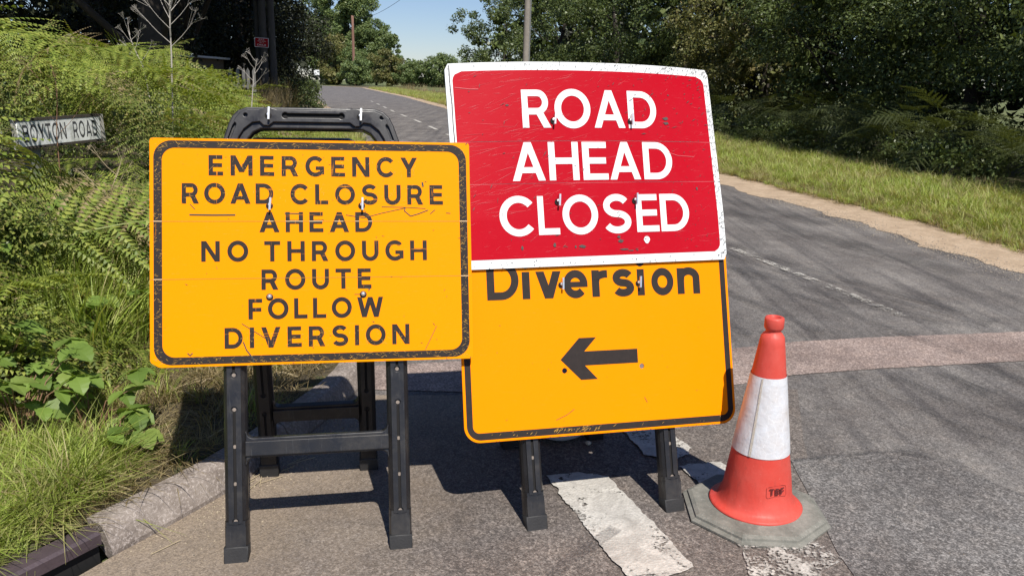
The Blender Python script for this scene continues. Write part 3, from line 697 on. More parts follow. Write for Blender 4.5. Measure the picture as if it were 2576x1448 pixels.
def bolt(parent, x, z, y=-0.0, wing=True, ang=4):
    """dark hole with a wing clip through it"""
    mb = MB()
    P = arc(x, z, .0115, .0115, 0, 345, 23); mb.add([(a, y - .0006, b_) for a, b_ in P], [tuple(range(24))])
    mb.obj('bolt_hole', M['pit'], parent)
    mb = MB()
    if wing:
        a = R(ang); dx, dz = math.sin(a), math.cos(a)
        for (l0, l1, w, yy) in ((-.016, .026, .0032, .010), ):
            cx0, cz0 = x + .003 + dx * l0, z + dz * l0; cx1, cz1 = x + .003 + dx * l1, z + dz * l1
            V = []
            for (cx, cz) in ((cx0, cz0), (cx1, cz1)):
                V += [(cx - w, y - .002, cz), (cx + w, y - .002, cz), (cx + w, y - .018, cz), (cx - w, y - .018, cz)]
            mb.add(V, [(0, 1, 5, 4), (1, 2, 6, 5), (2, 3, 7, 6), (3, 0, 4, 7), (0, 3, 2, 1), (4, 5, 6, 7)])
        k = len(mb.V); mb.lathe([(.0001, .007), (.005, .0065), (.0062, .004), (.0062, 0)], 12)
        for i in range(k, len(mb.V)):
            vx, vy, vz = mb.V[i]; mb.V[i] = (x + .001 + vx, y - .001 - vz, z + .004 + vy)
    else:
        k = len(mb.V); mb.lathe([(.0001, .0085), (.004, .008), (.0075, .005), (.0085, 0)], 14)
        for i in range(k, len(mb.V)):
            vx, vy, vz = mb.V[i]; mb.V[i] = (x + vx, y - .001 - vz, z + .002 + vy)
    mb.obj('wing_bolt' if wing else 'bolt_head', M['steel'], parent)
SL = [(.137, .500), (.613, .97), (1.05, 1.29)]
stand1 = empty('sign_stand', mat=LM)
tag(stand1, 'black plastic A-frame stand with exposed top handle holding the emergency closure board', 'sign stand', 'plastic A-frame sign stands')
make_panel(stand1, .303, .230, .012, SL)
for bx in (-.143, .161): bolt(stand1, bx, 1.478, y=.012, ang=3)
stand2 = empty('sign_stand', mat=RM)
tag(stand2, 'black plastic A-frame stand under the red closed board and diversion board', 'sign stand', 'plastic A-frame sign stands')
make_panel(stand2, .303, .230, .012, SL)
# rear halves: feet 0.6 m behind, meeting the front halves near the top
def rear(stand, M4, cx, cy, ho, hi, top):
    inv = M4.inverted()
    foot = Vector((cx, cy, 0)); s = Vector((M4[0][0], M4[1][0], 0)).normalized()
    hinge = M4 @ Vector((0, .075, 1.42)); t = (hinge - foot).normalized(); n = s.cross(t) * -1; t = (s.cross(n)).normalized() ; 
    if t.z < 0: t = -t
    n = s.cross(t) * -1
    RMx = Matrix(((s.x, n.x, t.x, cx), (s.y, n.y, t.y, cy), (s.z, n.z, t.z, 0), (0, 0, 0, 1)))
    tmp = empty('tmp_rear', mat=RMx)
    make_panel(tmp, ho, hi, 0.0, [(.12, .28), (.36, .52), (.6, .85)], top=top, bar=(.235, .30), front=False, H=top - .151)
    rel = inv @ RMx
    for ch in list(tmp.children):
        ch.parent = stand; ch.matrix_basis = rel
    bpy.data.objects.remove(tmp)
rear(stand1, LM, -0.7575, 2.90, .228, .160, 1.33)
rear(stand2, RM, 0.195, 3.20, .228, .160, 1.33)

# ------------------------------------------------------------------ sign boards
def board_matrix(M4, cx, cz, rot, y=0.0):
    return M4 @ Matrix.Translation((cx, y, cz)) @ Matrix.Rotation(-rot, 4, 'Y')
def band_rand(hw, hh, w, sides='tblr'):
    def f():
        s = random.choice(sides)
        if s == 't': return random.uniform(-hw, hw), random.uniform(hh - w, hh)
        if s == 'b': return random.uniform(-hw, hw), random.uniform(-hh, -hh + w)
        if s == 'l': return random.uniform(-hw, -hw + w), random.uniform(-hh, hh)
        return random.uniform(hw - w, hw), random.uniform(-hh, hh)
    return f
yb = empty('road_sign', mat=board_matrix(LM, .0058, 1.0179, -.0066)); tag(yb, 'worn yellow board reading EMERGENCY ROAD CLOSURE AHEAD NO THROUGH ROUTE FOLLOW DIVERSION', 'road sign')
for i, (z0, z1) in enumerate(((.1012, .375), (-.0885, .0998), (-.375, -.0897))):    # three planks
    P = []
    top, bot = i == 0, i == 2; r = .010
    P += (arc(.525 - r, z1 - r, r, r, 0, 90, 4) + arc(-.525 + r, z1 - r, r, r, 90, 180, 4)) if top else [(.525, z1), (-.525, z1)]
    if bot:
        P += [(-.525, z0 + .024), (-.521, z0 + .016), (-.499, z0 + .002), (-.49, z0)] + arc(.525 - r, z0 + r, r, r, 270, 360, 4)
    else: P += [(-.525, z0), (.525, z0)]
    o = wrap('plank', plate(P, (), .010, .0006, 0.0), M['yellow'], yb)
V, F = ring(rrect(.513, .367, .056, 10), rrect(.487, .343, .040, 10), -.0008); mobj('border', V, F, M['black_border_worn'], yb)
cap, s = .0675, .205
for t, a, b_, z in (('EMERGENCY', -.3415, .343, .2525), ('ROAD', -.426, -.136, .159), ('CLOSURE', -.081, .430, .158), ('AHEAD', -.182, .188, .064), ('NO', -.366, -.218, -.0325),
                    ('THROUGH', -.167, .371, -.0335), ('ROUTE', -.177, .182, -.1275), ('FOLLOW', -.219, .220, -.2245), ('DIVERSION', -.295, .307, -.3185)):
    letters(yb, M['black_worn'] if z > 0 or z < -.25 else M['black_mid'], t, a, b_, z, cap, s, .0008)
V, F = slivers(520, band_rand(.51, .365, .022, 'tttbbblr'), .004, .032, .0003, .0009, lambda: random.gauss(5, 30), -.0013); o = mobj('scratches', V, F, M['scratch_y'], yb); o['kind'] = 'stuff'
V, F = [], []
def addp(v, f):
    k = len(V); V.extend(v); F.extend([tuple(i + k for i in g) for g in f])
addp(*slivers(240, lambda: (random.choice((-.5, .5)) + random.uniform(-.012, .012), random.uniform(-.34, .34)), .004, .02, .0004, .001, lambda: random.gauss(0, 40), -.0013))
for w0, z0, z1, x0, x1 in ((0, .2525, .32, -.34, .34), (0, -.3185, -.251, -.29, .3), (0, .159, .226, -.42, .43)):
    addp(*slivers(130, lambda: (random.uniform(x0, x1), random.uniform(z0, z1)), .006, .026, .0003, .0008, lambda: random.choice((0, 90, 40)) + random.gauss(0, 14), -.0017))
o = mobj('scratches', V, F, M['crease_pale_y'] if 'crease_pale_y' in M else M['scratch_y'], yb); o['kind'] = 'stuff'
V, F = [], []
for P, w in (([(-.402, .122), (-.33, .121), (-.258, .1215)], .0045), ([(-.10, .127), (-.05, .126)], .003), ([(.30, .146), (.297, .136), (.318, .118), (.345, .126), (.378, .139)], .0028),
             ([(.385, .126), (.402, .140)], .0022), ([(.44, .129), (.455, .128)], .002), ([(.22, .15), (.31, .148), (.37, .144)], .0015), ([(-.24, -.238), (-.17, -.285), (-.155, -.292)], .0018),
             ([(-.236, -.298), (-.226, -.325), (-.206, -.352), (-.203, -.366)], .0035), ([(-.40, .158), (-.385, .140)], .0018), 
             ([(.40, -.26), (.36, -.34)], .0016), ([(-.41, -.33), (-.402, -.338), (-.394, -.33)], .003), ([(.36, .235), (.362, .22)], .006), 
             ([(.125, -.147), (.15, -.147)], .0014), ([(.16, -.125), (.176, -.128), (.172, -.136)], .003), ([(.10, .122), (.16, .112), (.22, .128), (.30, .146)], .0018)):
    addp(*stroke_line(P, w, -.0014))
addp(*slivers(70, lambda: (random.uniform(-.5, .5), random.uniform(-.36, .36)), .003, .016, .0008, .0022, lambda: random.uniform(0, 180), -.0013))
addp(*slivers(40, lambda: (random.choice((random.uniform(-.5, .5), random.choice((-.515, .515)))), random.choice((.371, -.371))), .003, .012, .0008, .003, lambda: random.uniform(0, 180), -.0013))
o = mobj('scuff_marks', V, F, M['scratch_d'], yb); o['kind'] = 'stuff'
V, F = [], []
for z in (.1005, -.0891):
    addp(*stroke_line([(-.513, z), (-.487, z)], .0022, -.0016)); addp(*stroke_line([(.487, z), (.513, z)], .0022, -.0016))

for xa, xb in ((-.165, -.137), (-.0975, -.0408), (-.0204, .0230), (.062, .091), (.1306, .1440), (.1745, .188)): addp(*stroke_line([(xa, .1005), (xb, .1005)], .0020, -.0016))
o = mobj('plank_joint', V, F, M['crease_pale'], yb); o['kind'] = 'stuff'
V, F = [], []
for z in (.1005, -.0891): addp(*stroke_line([(-.525, z), (.525, z)], .0012, -.0010))
mobj('plank_joint', V, F, M['crease_y'], yb)
bolt(yb, -.149, .152, -.001, ang=5); bolt(yb, .153, .153, -.001, ang=1); bolt(yb, -.151, -.152, -.001, False); bolt(yb, .154, -.148, -.001, False)

# diversion board
db = empty('road_sign', mat=board_matrix(RM, .0206, .6966, -.0171)); tag(db, 'yellow board reading Diversion with a black arrow pointing left', 'road sign')
wrap('board', plate(rrect(.5255, .375, .058, 10), [arc(-.149, -.142, .0098, .0098, 0, 345, 23), arc(.152, -.141, .0092, .0092, 0, 345, 23)], .006, .0006, 0), M['yellow2'], db)
V, F = ring(rrect(.516, .366, .050, 10), rrect(.4945, .342, .024, 10), -.0008); mobj('border', V, F, M['black'], db)
letters(db, M['black'], 'Diversion', -.42, .41, .1205, .140, .205, .0008,
            xs=[(-.4235, -.305), (-.293, -.2645), (-.242, -.146), (-.138, -.0445), (-.0275, .0335), (.052, .139), (.152, .1805), (.209, .299), (.315, .4065)])
A = [(-.163, -.102), (-.089, -.027), (-.023, -.027), (-.071, -.076), (.137, -.076), (.137, -.127), (-.071, -.127), (-.024, -.178), (-.088, -.178)]
mobj('arrow', [(a, -.0009, b_) for a, b_ in A], [(0, 8, 7, 6), (0, 6, 3), (0, 3, 2, 1), (3, 6, 5, 4)], M['black'], db)
V, F = slivers(70, lambda: (random.uniform(-.20, -.02) if random.random() < .6 else random.uniform(-.48, .5), random.uniform(-.362, -.345)), .006, .03, .0005, .0013, lambda: random.gauss(38, 12), -.0014); o = mobj('scratches', V, F, M['scratch_y'], db); o['kind'] = 'stuff'
V, F = [], []
addp(*stroke_line([(-.19, -.315), (-.15, -.30), (-.12, -.281)], .0016, -.0012)); addp(*stroke_line([(.155, -.255), (.165, -.275)], .0016, -.0012))
addp(*slivers(26, lambda: (random.uniform(-.48, .48), random.uniform(-.33, .1)), .003, .012, .0006, .0014, lambda: random.uniform(0, 180), -.0012))
addp(*slivers(30, lambda: (random.uniform(-.5, .5), -.3725), .003, .010, .001, .002, lambda: random.uniform(0, 180), -.0012))
o = mobj('scuff_marks', V, F, M['scratch_d'], db); o['kind'] = 'stuff'
bolt(db, -.146, .167, -.001, ang=3); bolt(db, .156, .165, -.001, ang=5)

# red board: slightly bowed, its top corners bent back
def bend(u, v): return 0.040 * (abs(u) / .52) ** 2.2 * max(0.0, (v + .2) / .57) - .012 * (1 - (u / .53) ** 2) * max(0.0, (v + .3) / .67)
rb = empty('road_sign', mat=board_matrix(RM, .0239, 1.3099, .0006, -0.013)); tag(rb, 'red board with white border reading ROAD AHEAD CLOSED', 'road sign')
def gridplate(hw, hh, r, nx, nz, y, th=None, z0=None, z1=None):
    zs = list(np.linspace(z0 if z0 is not None else -hh, z1 if z1 is not None else hh, nz))
    V = []; F = []
    for z in zs:
        dz = abs(z) - (hh - r); hwz = hw if dz <= 0 else hw - r + math.sqrt(max(0, r*r - dz*dz))
        for i in range(nx + 1):
            u = -hwz + 2 * hwz * i / nx; V.append((u, y + bend(u, z), z))
    n = nx + 1
    for j in range(len(zs) - 1):
        for i in range(nx): F.append((j*n + i, j*n + i + 1, (j+1)*n + i + 1, (j+1)*n + i))
    if th:
        m = len(V); V += [(a, b_ + th, c_) for a, b_, c_ in V]; F += [tuple(i + m for i in reversed(f)) for f in F]
        lo = list(range(n)); hi_ = [(len(zs)-1)*n + i for i in range(n)]
        per = lo + [j*n + nx for j in range(1, len(zs))] + hi_[::-1][1:] + [j*n for j in range(len(zs)-2, 0, -1)]
        for i in range(len(per)):
            a, b_ = per[i], per[(i + 1) % len(per)]; F.append((a, a + m, b_ + m, b_))
    return V, F
for i, (z0, z1) in enumerate(((.0826, .3755), (-.0724, .0814), (-.3755, -.0736))):
    V, F = gridplate(.5238, .3755, .012, 28, 14, 0, .009, z0, z1); mobj('plank', V, F, M['white'], rb)
for i, (z0, z1) in enumerate(((.0830, .346), (-.0720, .0812), (-.343, -.0738))):
    hh = .3445; V, F = gridplate(.499, .3445, .034, 28, 26 if i != 1 else 8, -.0010, None, max(z0, -hh), min(z1, hh)); mobj('red_panel', V, F, M['red'], rb)
cap, s = .141, .178
for t, z, xs in (('ROAD', .131, [(-.2565, -.150), (-.134, .0045), (.0175, .141), (.1545, .2735)]), ('AHEAD', -.063, [(-.3065, -.184), (-.1685, -.054), (-.0385, .060), (.067, .190), (.2035, .3245)]),
                 ('CLOSED', -.2605, [(-.365, -.238), (-.222, -.142), (-.129, .0085), (.0275, .1385), (.1605, .2505), (.2585, .3775)])):
    letters(rb, M['white'], t, 0, 1, z, cap, s, .0022, bend, xs=xs)
V, F = [], []
def near_corner():   # scrapes gather towards the top right corner
    while True:
        x, z = random.uniform(-.5, .52), random.uniform(-.34, .37)
        if random.random() < .04 + .96 * max(0, (x + .1) / .6) ** 2 * max(0, (z + .05) / .4) ** 2: return x, z
addp(*slivers(170, near_corner, .004, .034, .0012, .0030, lambda: random.gauss(40, 22), -.0036, bend))
addp(*slivers(900, lambda: (random.uniform(.499, .5225), random.uniform(-.37, .37)) if random.random() < .55 else (random.triangular(-.5, .52, .5), random.uniform(.346, .374)), 0.003, .012, .0011, .0028, lambda: random.gauss(40, 50), -.0034, bend))
addp(*slivers(130, lambda: (random.triangular(.2, .49, .45), random.uniform(-.33, .16)), .002, .007, .0012, .0028, lambda: random.uniform(0, 180), -.0030, bend))
addp(*slivers(60, lambda: (random.uniform(-.5, .5), random.uniform(-.373, -.350)), .004, .014, .0012, .0040, lambda: random.uniform(0, 180), -.0034, bend))
addp(*stroke_line([(-.5085, .37), (-.509, .30), (-.5065, .22), (-.508, .15), (-.506, .05)], .0028, -.0034, bend)); addp(*slivers(80, lambda: (-.511 + random.uniform(-.003, .003), random.uniform(.20, .37)), .002, .008, .0006, .0014, lambda: random.gauss(90, 30), -.0034, bend))
o = mobj('chips', V, F, M['chip'], rb); o['kind'] = 'stuff'
V, F = [], []
for x, z, rx, rz in ((.310, .170, .015, .006), (.312, .152, .013, .006), (.093, -.292, .012, .007), (.085, -.276, .007, .006), (.105, -.323, .020, .004), (.155, -.327, .005, .003), (-.288, -.305, .005, .009), (-.165, -.298, .006, .009), (-.06, -.307, .016, .006), (-.086, -.307, .004, .006), (.13, -.328, .012, .002), (.42, -.10, .004, .007), (-.31, .215, .008, .003), (.33, .262, .004, .003)):
    P = [(x + rx * math.cos(R(a)) * random.uniform(.6, 1.15), z + rz * math.sin(R(a)) * random.uniform(.6, 1.15)) for a in range(0, 360, 24)]
    k = len(V); V += [(a, -.0030 + bend(a, b_), b_) for a, b_ in P]; F.append(tuple(range(k, k + len(P))))
o = mobj('chips', V, F, M['chip'], rb); o['kind'] = 'stuff'
V, F = [], []
addp(*slivers(230, lambda: (random.uniform(-.49, .49), random.uniform(-.34, .34)), .010, .08, .0003, .0008, lambda: random.choice((22, 38, 5, 8)) + random.gauss(0, 8), -.0026, bend))
addp(*slivers(130, lambda: (random.triangular(-.49, .1, -.49), random.uniform(-.2, .34)), .02, .18, .0004, .0011, lambda: 14 + random.gauss(0, 7), -.0026, bend))
addp(*stroke_line([(-.494, .285), (-.44, .277), (-.41, .276)], .002, -.0028, bend)); addp(*stroke_line([(.31, .04), (.35, .028), (.42, .024)], .0015, -.0028, bend))
for z in (.0820, -.0730): addp(*stroke_line([(-.497, z), (0, z), (.497, z)], .0012, -.0020, bend))
o = mobj('scratches', V, F, M['scratch_p'], rb); o['kind'] = 'stuff'
V, F = [], []
P = [(.196 + .0125 * math.cos(R(a)) * (1 if math.sin(R(a)) > -.3 else .8), -.2905 + .0135 * math.sin(R(a))) for a in range(0, 360, 20)]
mobj('dropping', [(a, -.0030 + bend(a, b_), b_) for a, b_ in P], [tuple(range(len(P)))], M['white'], rb)
bolt(rb, -.142, .156, -.004 + bend(-.14, .156), ang=8); bolt(rb, .162, .156, -.004 + bend(.16, .156), ang=2); bolt(rb, -.1445, -.142, -.004 + bend(.14, -.14), ang=6); bolt(rb, .158, -.143, -.004 + bend(.15, -.14), ang=5)

# ------------------------------------------------------------------ traffic cone
cone = empty('traffic_cone', (.914, 2.665, 0)); cone.rotation_euler = (0, R(.3), R(-9)); tag(cone, 'red and white traffic cone on a grey eight-sided rubber base', 'traffic cone')
def conev(prof, n=72, dent=True):
    mb = MB(); mb.lathe(prof, n)
    if dent:
        for i, (x, y, z) in enumerate(mb.V):
            a = math.atan2(y, x); r = math.hypot(x, y); k = 1
            if z > .04: k += .020 * math.exp(-((z - .14) / .09) ** 2) * math.sin(3 * a + 1.2) + .010 * mnoise.noise(Vector((math.cos(a) * 3, math.sin(a) * 3, z * 14)))
            mb.V[i] = (x * k, y * k, z)
    return mb
def cr(z): return .128 + (.040 - .128) * (z - .07) / (.69 - .07)
body = [(.165, .040), (.167, .046), (.160, .050), (.146, .055), (.137, .064), (.131, .080)] + [(cr(z), z) for z in np.linspace(.10, .685, 26)] + [(.036, .692), (.0315, .698), (.0265, .702), (.0262, .709), (.031, .714), (.0335, .720), (.0335, .748), (.031, .755), (.024, .757), (.020, .754), (.019, .72), (.019, .60)]
conev(body).obj('cone_body', M['cone_red'], cone, True)
m, nt, b = newmat('cone_sleeve'); q = NB(nt); v = q.coord()
at = q.n('ShaderNodeSeparateXYZ'); q.l(v, at.inputs[0])
ang = q.math('ARCTAN2', at.outputs[1], at.outputs[0]); cv = q.n('ShaderNodeCombineXYZ'); q.l(q.math('MULTIPLY', ang, .09), cv.inputs[0]); q.l(at.outputs[2], cv.inputs[1])
vo = q.n('ShaderNodeTexVoronoi', feature='DISTANCE_TO_EDGE', i_Scale=30.0, i_Randomness=0.5); q.l(cv.outputs[0], vo.inputs['Vector'])
edge = q.ramp(vo.outputs['Distance'], [(0.0, 0.8), (0.04, 0.0)])
sm = q.noise(v, 14, 6, .7)
col = q.mix(q.ramp(sm, [(.4, 0.0), (.75, .7)]), (.62, .625, .65), (.50, .43, .38)); col = q.mix(q.math('MULTIPLY', edge, .45), col, (.80, .80, .80))
q.l(col, b.inputs['Base Color']); b.inputs['Roughness'].default_value = .38; q.bump(q.noise(v, 22, 4), b, .5, .008); M['sleeve'] = m
conev([(cr(z) + .0022, z) for z in np.linspace(.262, .548, 20)]).obj('reflective_sleeve', M['sleeve'], cone, True)
V = []; F = []
for i_, z_ in enumerate(np.linspace(.264, .546, 16)):
    for da in (0, 5.0):
        a_ = R(-122 + da + (z_ - .26) * 12); r_ = cr(z_) * 1.006 + .0042; V.append((r_ * math.cos(a_), r_ * math.sin(a_), z_))
for i_ in range(15): F.append((2*i_, 2*i_+1, 2*i_+3, 2*i_+2))
mobj('sleeve_seam', V, F, mat_plain('seam_glue', (.55, .50, .42), .4, .4, 120, bump=.8), cone)
m, nt, b = newmat('cone_base_rubber'); q = NB(nt); v = q.coord(); n1 = q.noise(v, 9, 7, .75)
c = q.ramp(n1, [(.3, (.10, .10, .085)), (.5, (.17, .165, .14)), (.7, (.26, .245, .21))])
c = q.mix(q.ramp(q.noise(v, 55, 5, .8), [(.55, 0.0), (.7, .7)]), c, (.33, .31, .27)); q.l(c, b.inputs['Base Color']); b.inputs['Roughness'].default_value = .85; q.bump(q.noise(v, 60, 6, .7), b, .5, .004); M['conebase'] = m
mb = MB(); n = 8; prof = [(.0, 0), (.262, 0), (.268, .006), (.268, .013), (.252, .020), (.250, .028), (.236, .035), (.158, .043), (.0, .043)]
for r_, z in prof:
    for k in range(8):
        a = R(22.5 + 45 * k + 9 - 3); mb.V.append((r_ * math.cos(a), r_ * math.sin(a), z))
for i in range(len(prof) - 1):
    for k in range(8): mb.F.append((i*8 + k, i*8 + (k+1) % 8, (i+1)*8 + (k+1) % 8, (i+1)*8 + k))
mb.obj('cone_base', M['conebase'], cone)
# stencilled letters and moulded panel on the cone flank
def on_cone(V, a0, z0, lift):
    out = []
    for x, y, z in V:
        zz = z0 + z; r_ = cr(zz) * 1.012 + .0028 + lift - y; a = R(a0) + x / .125; out.append((r_ * math.cos(a), r_ * math.sin(a), zz))
    return out
for i, c_ in enumerate('TBF'):
    V, F = word(c_, 0, 1, 0, .024, .22, 0, xs=[(i * .0225, i * .0225 + .018)]); mobj('letter', on_cone(V, -78, .135, 0), F, M['stencil'], cone)
V, F = ring(rrect(.045, .021, .008, 4, .035, .012), rrect(.043, .019, .007, 4, .035, .012), 0); mobj('moulded_panel', on_cone(V, -78, .135, .0), F, M['cone_red'], cone)

# ------------------------------------------------------------------ small things behind the diversion board
tub = MB(); tub.lathe([(.0, .0), (.06, .004), (.10, .022), (.125, .06), (.128, .12), (.11, .17), (.06, .20), (0, .205)], 28)
for i, (x, y, z) in enumerate(tub.V): tub.V[i] = (x * (1 + .06 * mnoise.noise(Vector((x*9, y*9, z*9)))), y * .8, z)
tag(tub.obj('sandbag', mat_plain('white_sack', (.62, .6, .6), .6, .1, 8, bump=.4), None, True, loc=(.22, 3.27, .006)), 'rounded white weight resting on the road behind the diversion board', 'weight')
mb = MB(); mb.add([(-.05, 0, .0), (.04, 0, .005), (.05, .01, .05), (-.045, .01, .045), (-.05, -.02, .008), (.03, -.025, .018), (-.075, 0, .02), (-.08, .005, -.0)], [(0, 1, 2, 3), (4, 5, 1, 0), (0, 3, 6, 7)])
tag(mb.obj('paper_scrap', mat_plain('paper', (.65, .66, .68), .7, .05), loc=(.07, 3.16, .012)), 'crumpled white paper scrap on the shaded road under the diversion board', 'litter')
mb = MB(); mb.lathe([(.0, 0), (.011, .002), (.014, .008), (.009, .014), (0, .016)], 7)
tag(mb.obj('pebble', mat_plain('pebble_pale', (.6, .55, .42), .8, .2, 30), None, True, loc=(.345, 3.20, .006)), 'small pale pebble on the shaded road behind the diversion board', 'pebble')
# grit along the gutter
gv = []; gf = []
for _ in range(900):
    t = random.random() ** .7 * 1.5; P = resample(KP, .34 + t, .34 + t, 1)[0]; d = abs(random.gauss(0, .10)) + .008
    r_ = random.uniform(.0015, .0055); x, y = P[0] + d * .9, P[1] - d * .35; k = len(gv)
    a = random.random() * 6; gv += [(x + r_ * math.cos(a + i * 2.1), y + r_ * math.sin(a + i * 2.1), .005) for i in range(3)] + [(x, y, .005 + r_)]
    gf += [(k, k+1, k+3), (k+1, k+2, k+3), (k+2, k, k+3)]
tag(mobj('gutter_gravel', gv, gf, mat_plain('grit', (.34, .28, .2), .9, .5, 200)), 'pale grit and small stones gathered in the gutter beside the kerb', 'gravel', kind='stuff')
gv = []; gf = []
for _ in range(1500):
    x, y = random.uniform(-1.2, 3.5), random.uniform(1.95, 5.0); r_ = random.uniform(.001, .0035)
    if x < -1.1 + (y - 2.75) * .35: continue
    k = len(gv); a = random.random() * 6; gv += [(x + r_ * math.cos(a + i * 2.1), y + r_ * math.sin(a + i * 2.1), .008) for i in range(3)] + [(x, y, .008 + r_)]
    gf += [(k, k+1, k+3), (k+1, k+2, k+3), (k+2, k, k+3)]
for _ in range(3800):
    k_ = random.randrange(0, 110); x, y = RD[min(k_, len(RD) - 1)]; d = abs(random.gauss(0, .16)); x += (-d if random.random() < .75 else d) + .05; y += random.uniform(-.1, .1)
    if y < 5: continue
    r_ = random.uniform(.003, .009); k = len(gv); a = random.random() * 6; gv += [(x + r_ * math.cos(a + i * 2.1), y + r_ * math.sin(a + i * 2.1), .006) for i in range(3)] + [(x, y, .006 + r_)]
    gf += [(k, k+1, k+3), (k+1, k+2, k+3), (k+2, k, k+3)]
tag(mobj('loose_chippings', gv, gf, mat_plain('chippings', (.27, .23, .18), .9, .6, 300)), 'loose pale chippings scattered over the asphalt', 'gravel', kind='stuff')

# ------------------------------------------------------------------ vegetation
GREENS = {
 'hedge': [(0.0513, 0.0731, 0.0218), (0.0872, 0.1156, 0.0349), (0.1231, 0.1593, 0.0523), (0.0616, 0.0944, 0.037), (0.1744, 0.2124, 0.0709), (0.077, 0.0921, 0.0305)],
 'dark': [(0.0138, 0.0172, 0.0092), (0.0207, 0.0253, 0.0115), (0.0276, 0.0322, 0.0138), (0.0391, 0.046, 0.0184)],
 'far': [(0.1215, 0.1739, 0.0621), (0.1782, 0.2236, 0.0759), (0.0972, 0.149, 0.0621), (0.2268, 0.2567, 0.0897)],
 'olive': [(0.144, 0.15, 0.0495), (0.204, 0.192, 0.066), (0.12, 0.138, 0.0462), (0.252, 0.204, 0.088)],
 'bracken': [(0.2096, 0.2719, 0.0423), (0.1496, 0.2076, 0.0353), (0.2993, 0.3506, 0.0647), (0.3591, 0.3864, 0.0823), (0.1795, 0.2361, 0.0412)],
 'bracken2': [(0.104, 0.1365, 0.0308), (0.156, 0.195, 0.044), (0.208, 0.234, 0.055), (0.312, 0.26, 0.099)],
 'bracken_shade': [(.05, .065, .022), (.075, .09, .03), (.10, .115, .04)],  # darker copy of the bracken greens, hedge shade put into the colour
 'grass': [(0.256, 0.3456, 0.0576), (0.3456, 0.4352, 0.0832), (0.448, 0.512, 0.128), (0.2816, 0.3712, 0.0704), (0.5376, 0.512, 0.2176)],
 'grass2': [(0.244, 0.2867, 0.0732), (0.3538, 0.3538, 0.122), (0.5124, 0.4392, 0.2196), (0.2806, 0.305, 0.0976)],
 'dry': [(0.33, 0.25, 0.13), (0.42, 0.33, 0.19), (0.22, 0.16, 0.09), (0.30, 0.24, 0.12)],
 'bramble': [(0.165, 0.253, 0.0495), (0.22, 0.319, 0.066), (0.121, 0.1925, 0.0385), (0.275, 0.352, 0.088)],
}
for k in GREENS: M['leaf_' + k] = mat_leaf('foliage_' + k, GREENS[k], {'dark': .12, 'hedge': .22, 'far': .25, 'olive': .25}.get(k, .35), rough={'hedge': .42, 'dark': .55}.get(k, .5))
M['bark'] = mat_plain('bark', (.13, .105, .075), .9, .5, 12, bump=.8)
M['bark_dark'] = mat_plain('bark_dark', (.045, .036, .028), .95, .5, 10, bump=.8)
M['stem_green'] = mat_plain('stem_green', (.20, .20, .06), .6, .3, 20)
M['stem_grey'] = mat_plain('stem_grey', (.42, .38, .33), .8, .3, 20)
M['stem_dry'] = mat_plain('stem_dry', (.42, .34, .21), .8, .3, 20)
M['stem_red'] = mat_plain('stem_reddish', (.22, .12, .07), .7, .3, 20)
M['pole_dark'] = mat_plain('old_dark_pole', (.075, .07, .066), .9, .3, 6, bump=.5)
M['wood_pole'] = mat_plain('weathered_pole', (.24, .215, .185), .9, .45, 6, bump=.6)
M['wood_pole_red'] = mat_plain('creosoted_pole', (.20, .105, .075), .9, .3, 6, bump=.6)
M['picket_post'] = mat_plain('post_shaded', (.20, .20, .175), .9, .4, 14, bump=.4)  # post colour darkened, shade among the bracken painted in
M['picket'] = mat_plain('picket_paint_shaded', (.14, .135, .125), .8, .3, 10)  # picket colour darkened to carry the shade under the trees
M['concrete'] = mat_plain('concrete_post', (.40, .38, .35), .9, .3, 18, bump=.4)

def leaf_cloud(centers, radii, n, size, flat=0.35, aspect=0.55, shell=0.5):
    """n leaf quads spread through clumps; arrays in, vertices (4n,3) and faces out"""
    C_ = np.asarray(centers, float); Rr = np.asarray(radii, float)
    w = Rr ** 2; idx = rng.choice(len(C_), n, p=w / w.sum())
    d = rng.normal(size=(n, 3)); d /= np.linalg.norm(d, axis=1)[:, None]
    rad = Rr[idx] * (shell + (1 - shell) * rng.random(n)) * (0.75 + 0.35 * rng.random(n))
    P = C_[idx] + d * rad[:, None] * np.array([1, 1, .8])
    nrm = d * 0.6 + rng.normal(size=(n, 3)) * 0.55 + np.array([0, 0, flat]); nrm /= np.linalg.norm(nrm, axis=1)[:, None]
    t = np.cross(nrm, rng.normal(size=(n, 3))); t /= np.linalg.norm(t, axis=1)[:, None] + 1e-9; b_ = np.cross(nrm, t)
    L = size * (0.6 + 0.8 * rng.random(n))[:, None]
    a = P - t * L * .5; c_ = P + t * L * .5; s1 = P + b_ * L * aspect * .5 + t * L * .05 - nrm * L * .08; s2 = P - b_ * L * aspect * .5 + t * L * .05 - nrm * L * .08
    V = np.stack([a, s2, c_, s1], 1).reshape(-1, 3); F = np.arange(4 * n).reshape(-1, 4)
    return V, F
def clumps(cx, cy, z0, z1, rx, ry, n, rc, seed=0, power=2.0):
    """clump centres over an uneven crown between z0 and z1"""
    out = []; rad = []
    r_ = random.Random(seed); zc = (z0 + z1) / 2; hz = (z1 - z0) / 2
    while len(out) < n:
        d = Vector((r_.gauss(0, 1), r_.gauss(0, 1), r_.gauss(0, 1))).normalized()
        k = (0.55 + 0.45 * r_.random() ** .5) * (1 + .22 * mnoise.noise(d * 1.8 + Vector((seed, 0, 0))) + .14 * mnoise.noise(d * 4 + Vector((0, seed, 0))))
        p = (cx + d.x * rx * k, cy + d.y * ry * k, zc + (abs(d.z) ** .8) * math.copysign(1, d.z) * hz * k)
        if p[2] < z0: continue
        out.append(p); rad.append(rc * r_.uniform(.55, 1.25))
    return out, rad
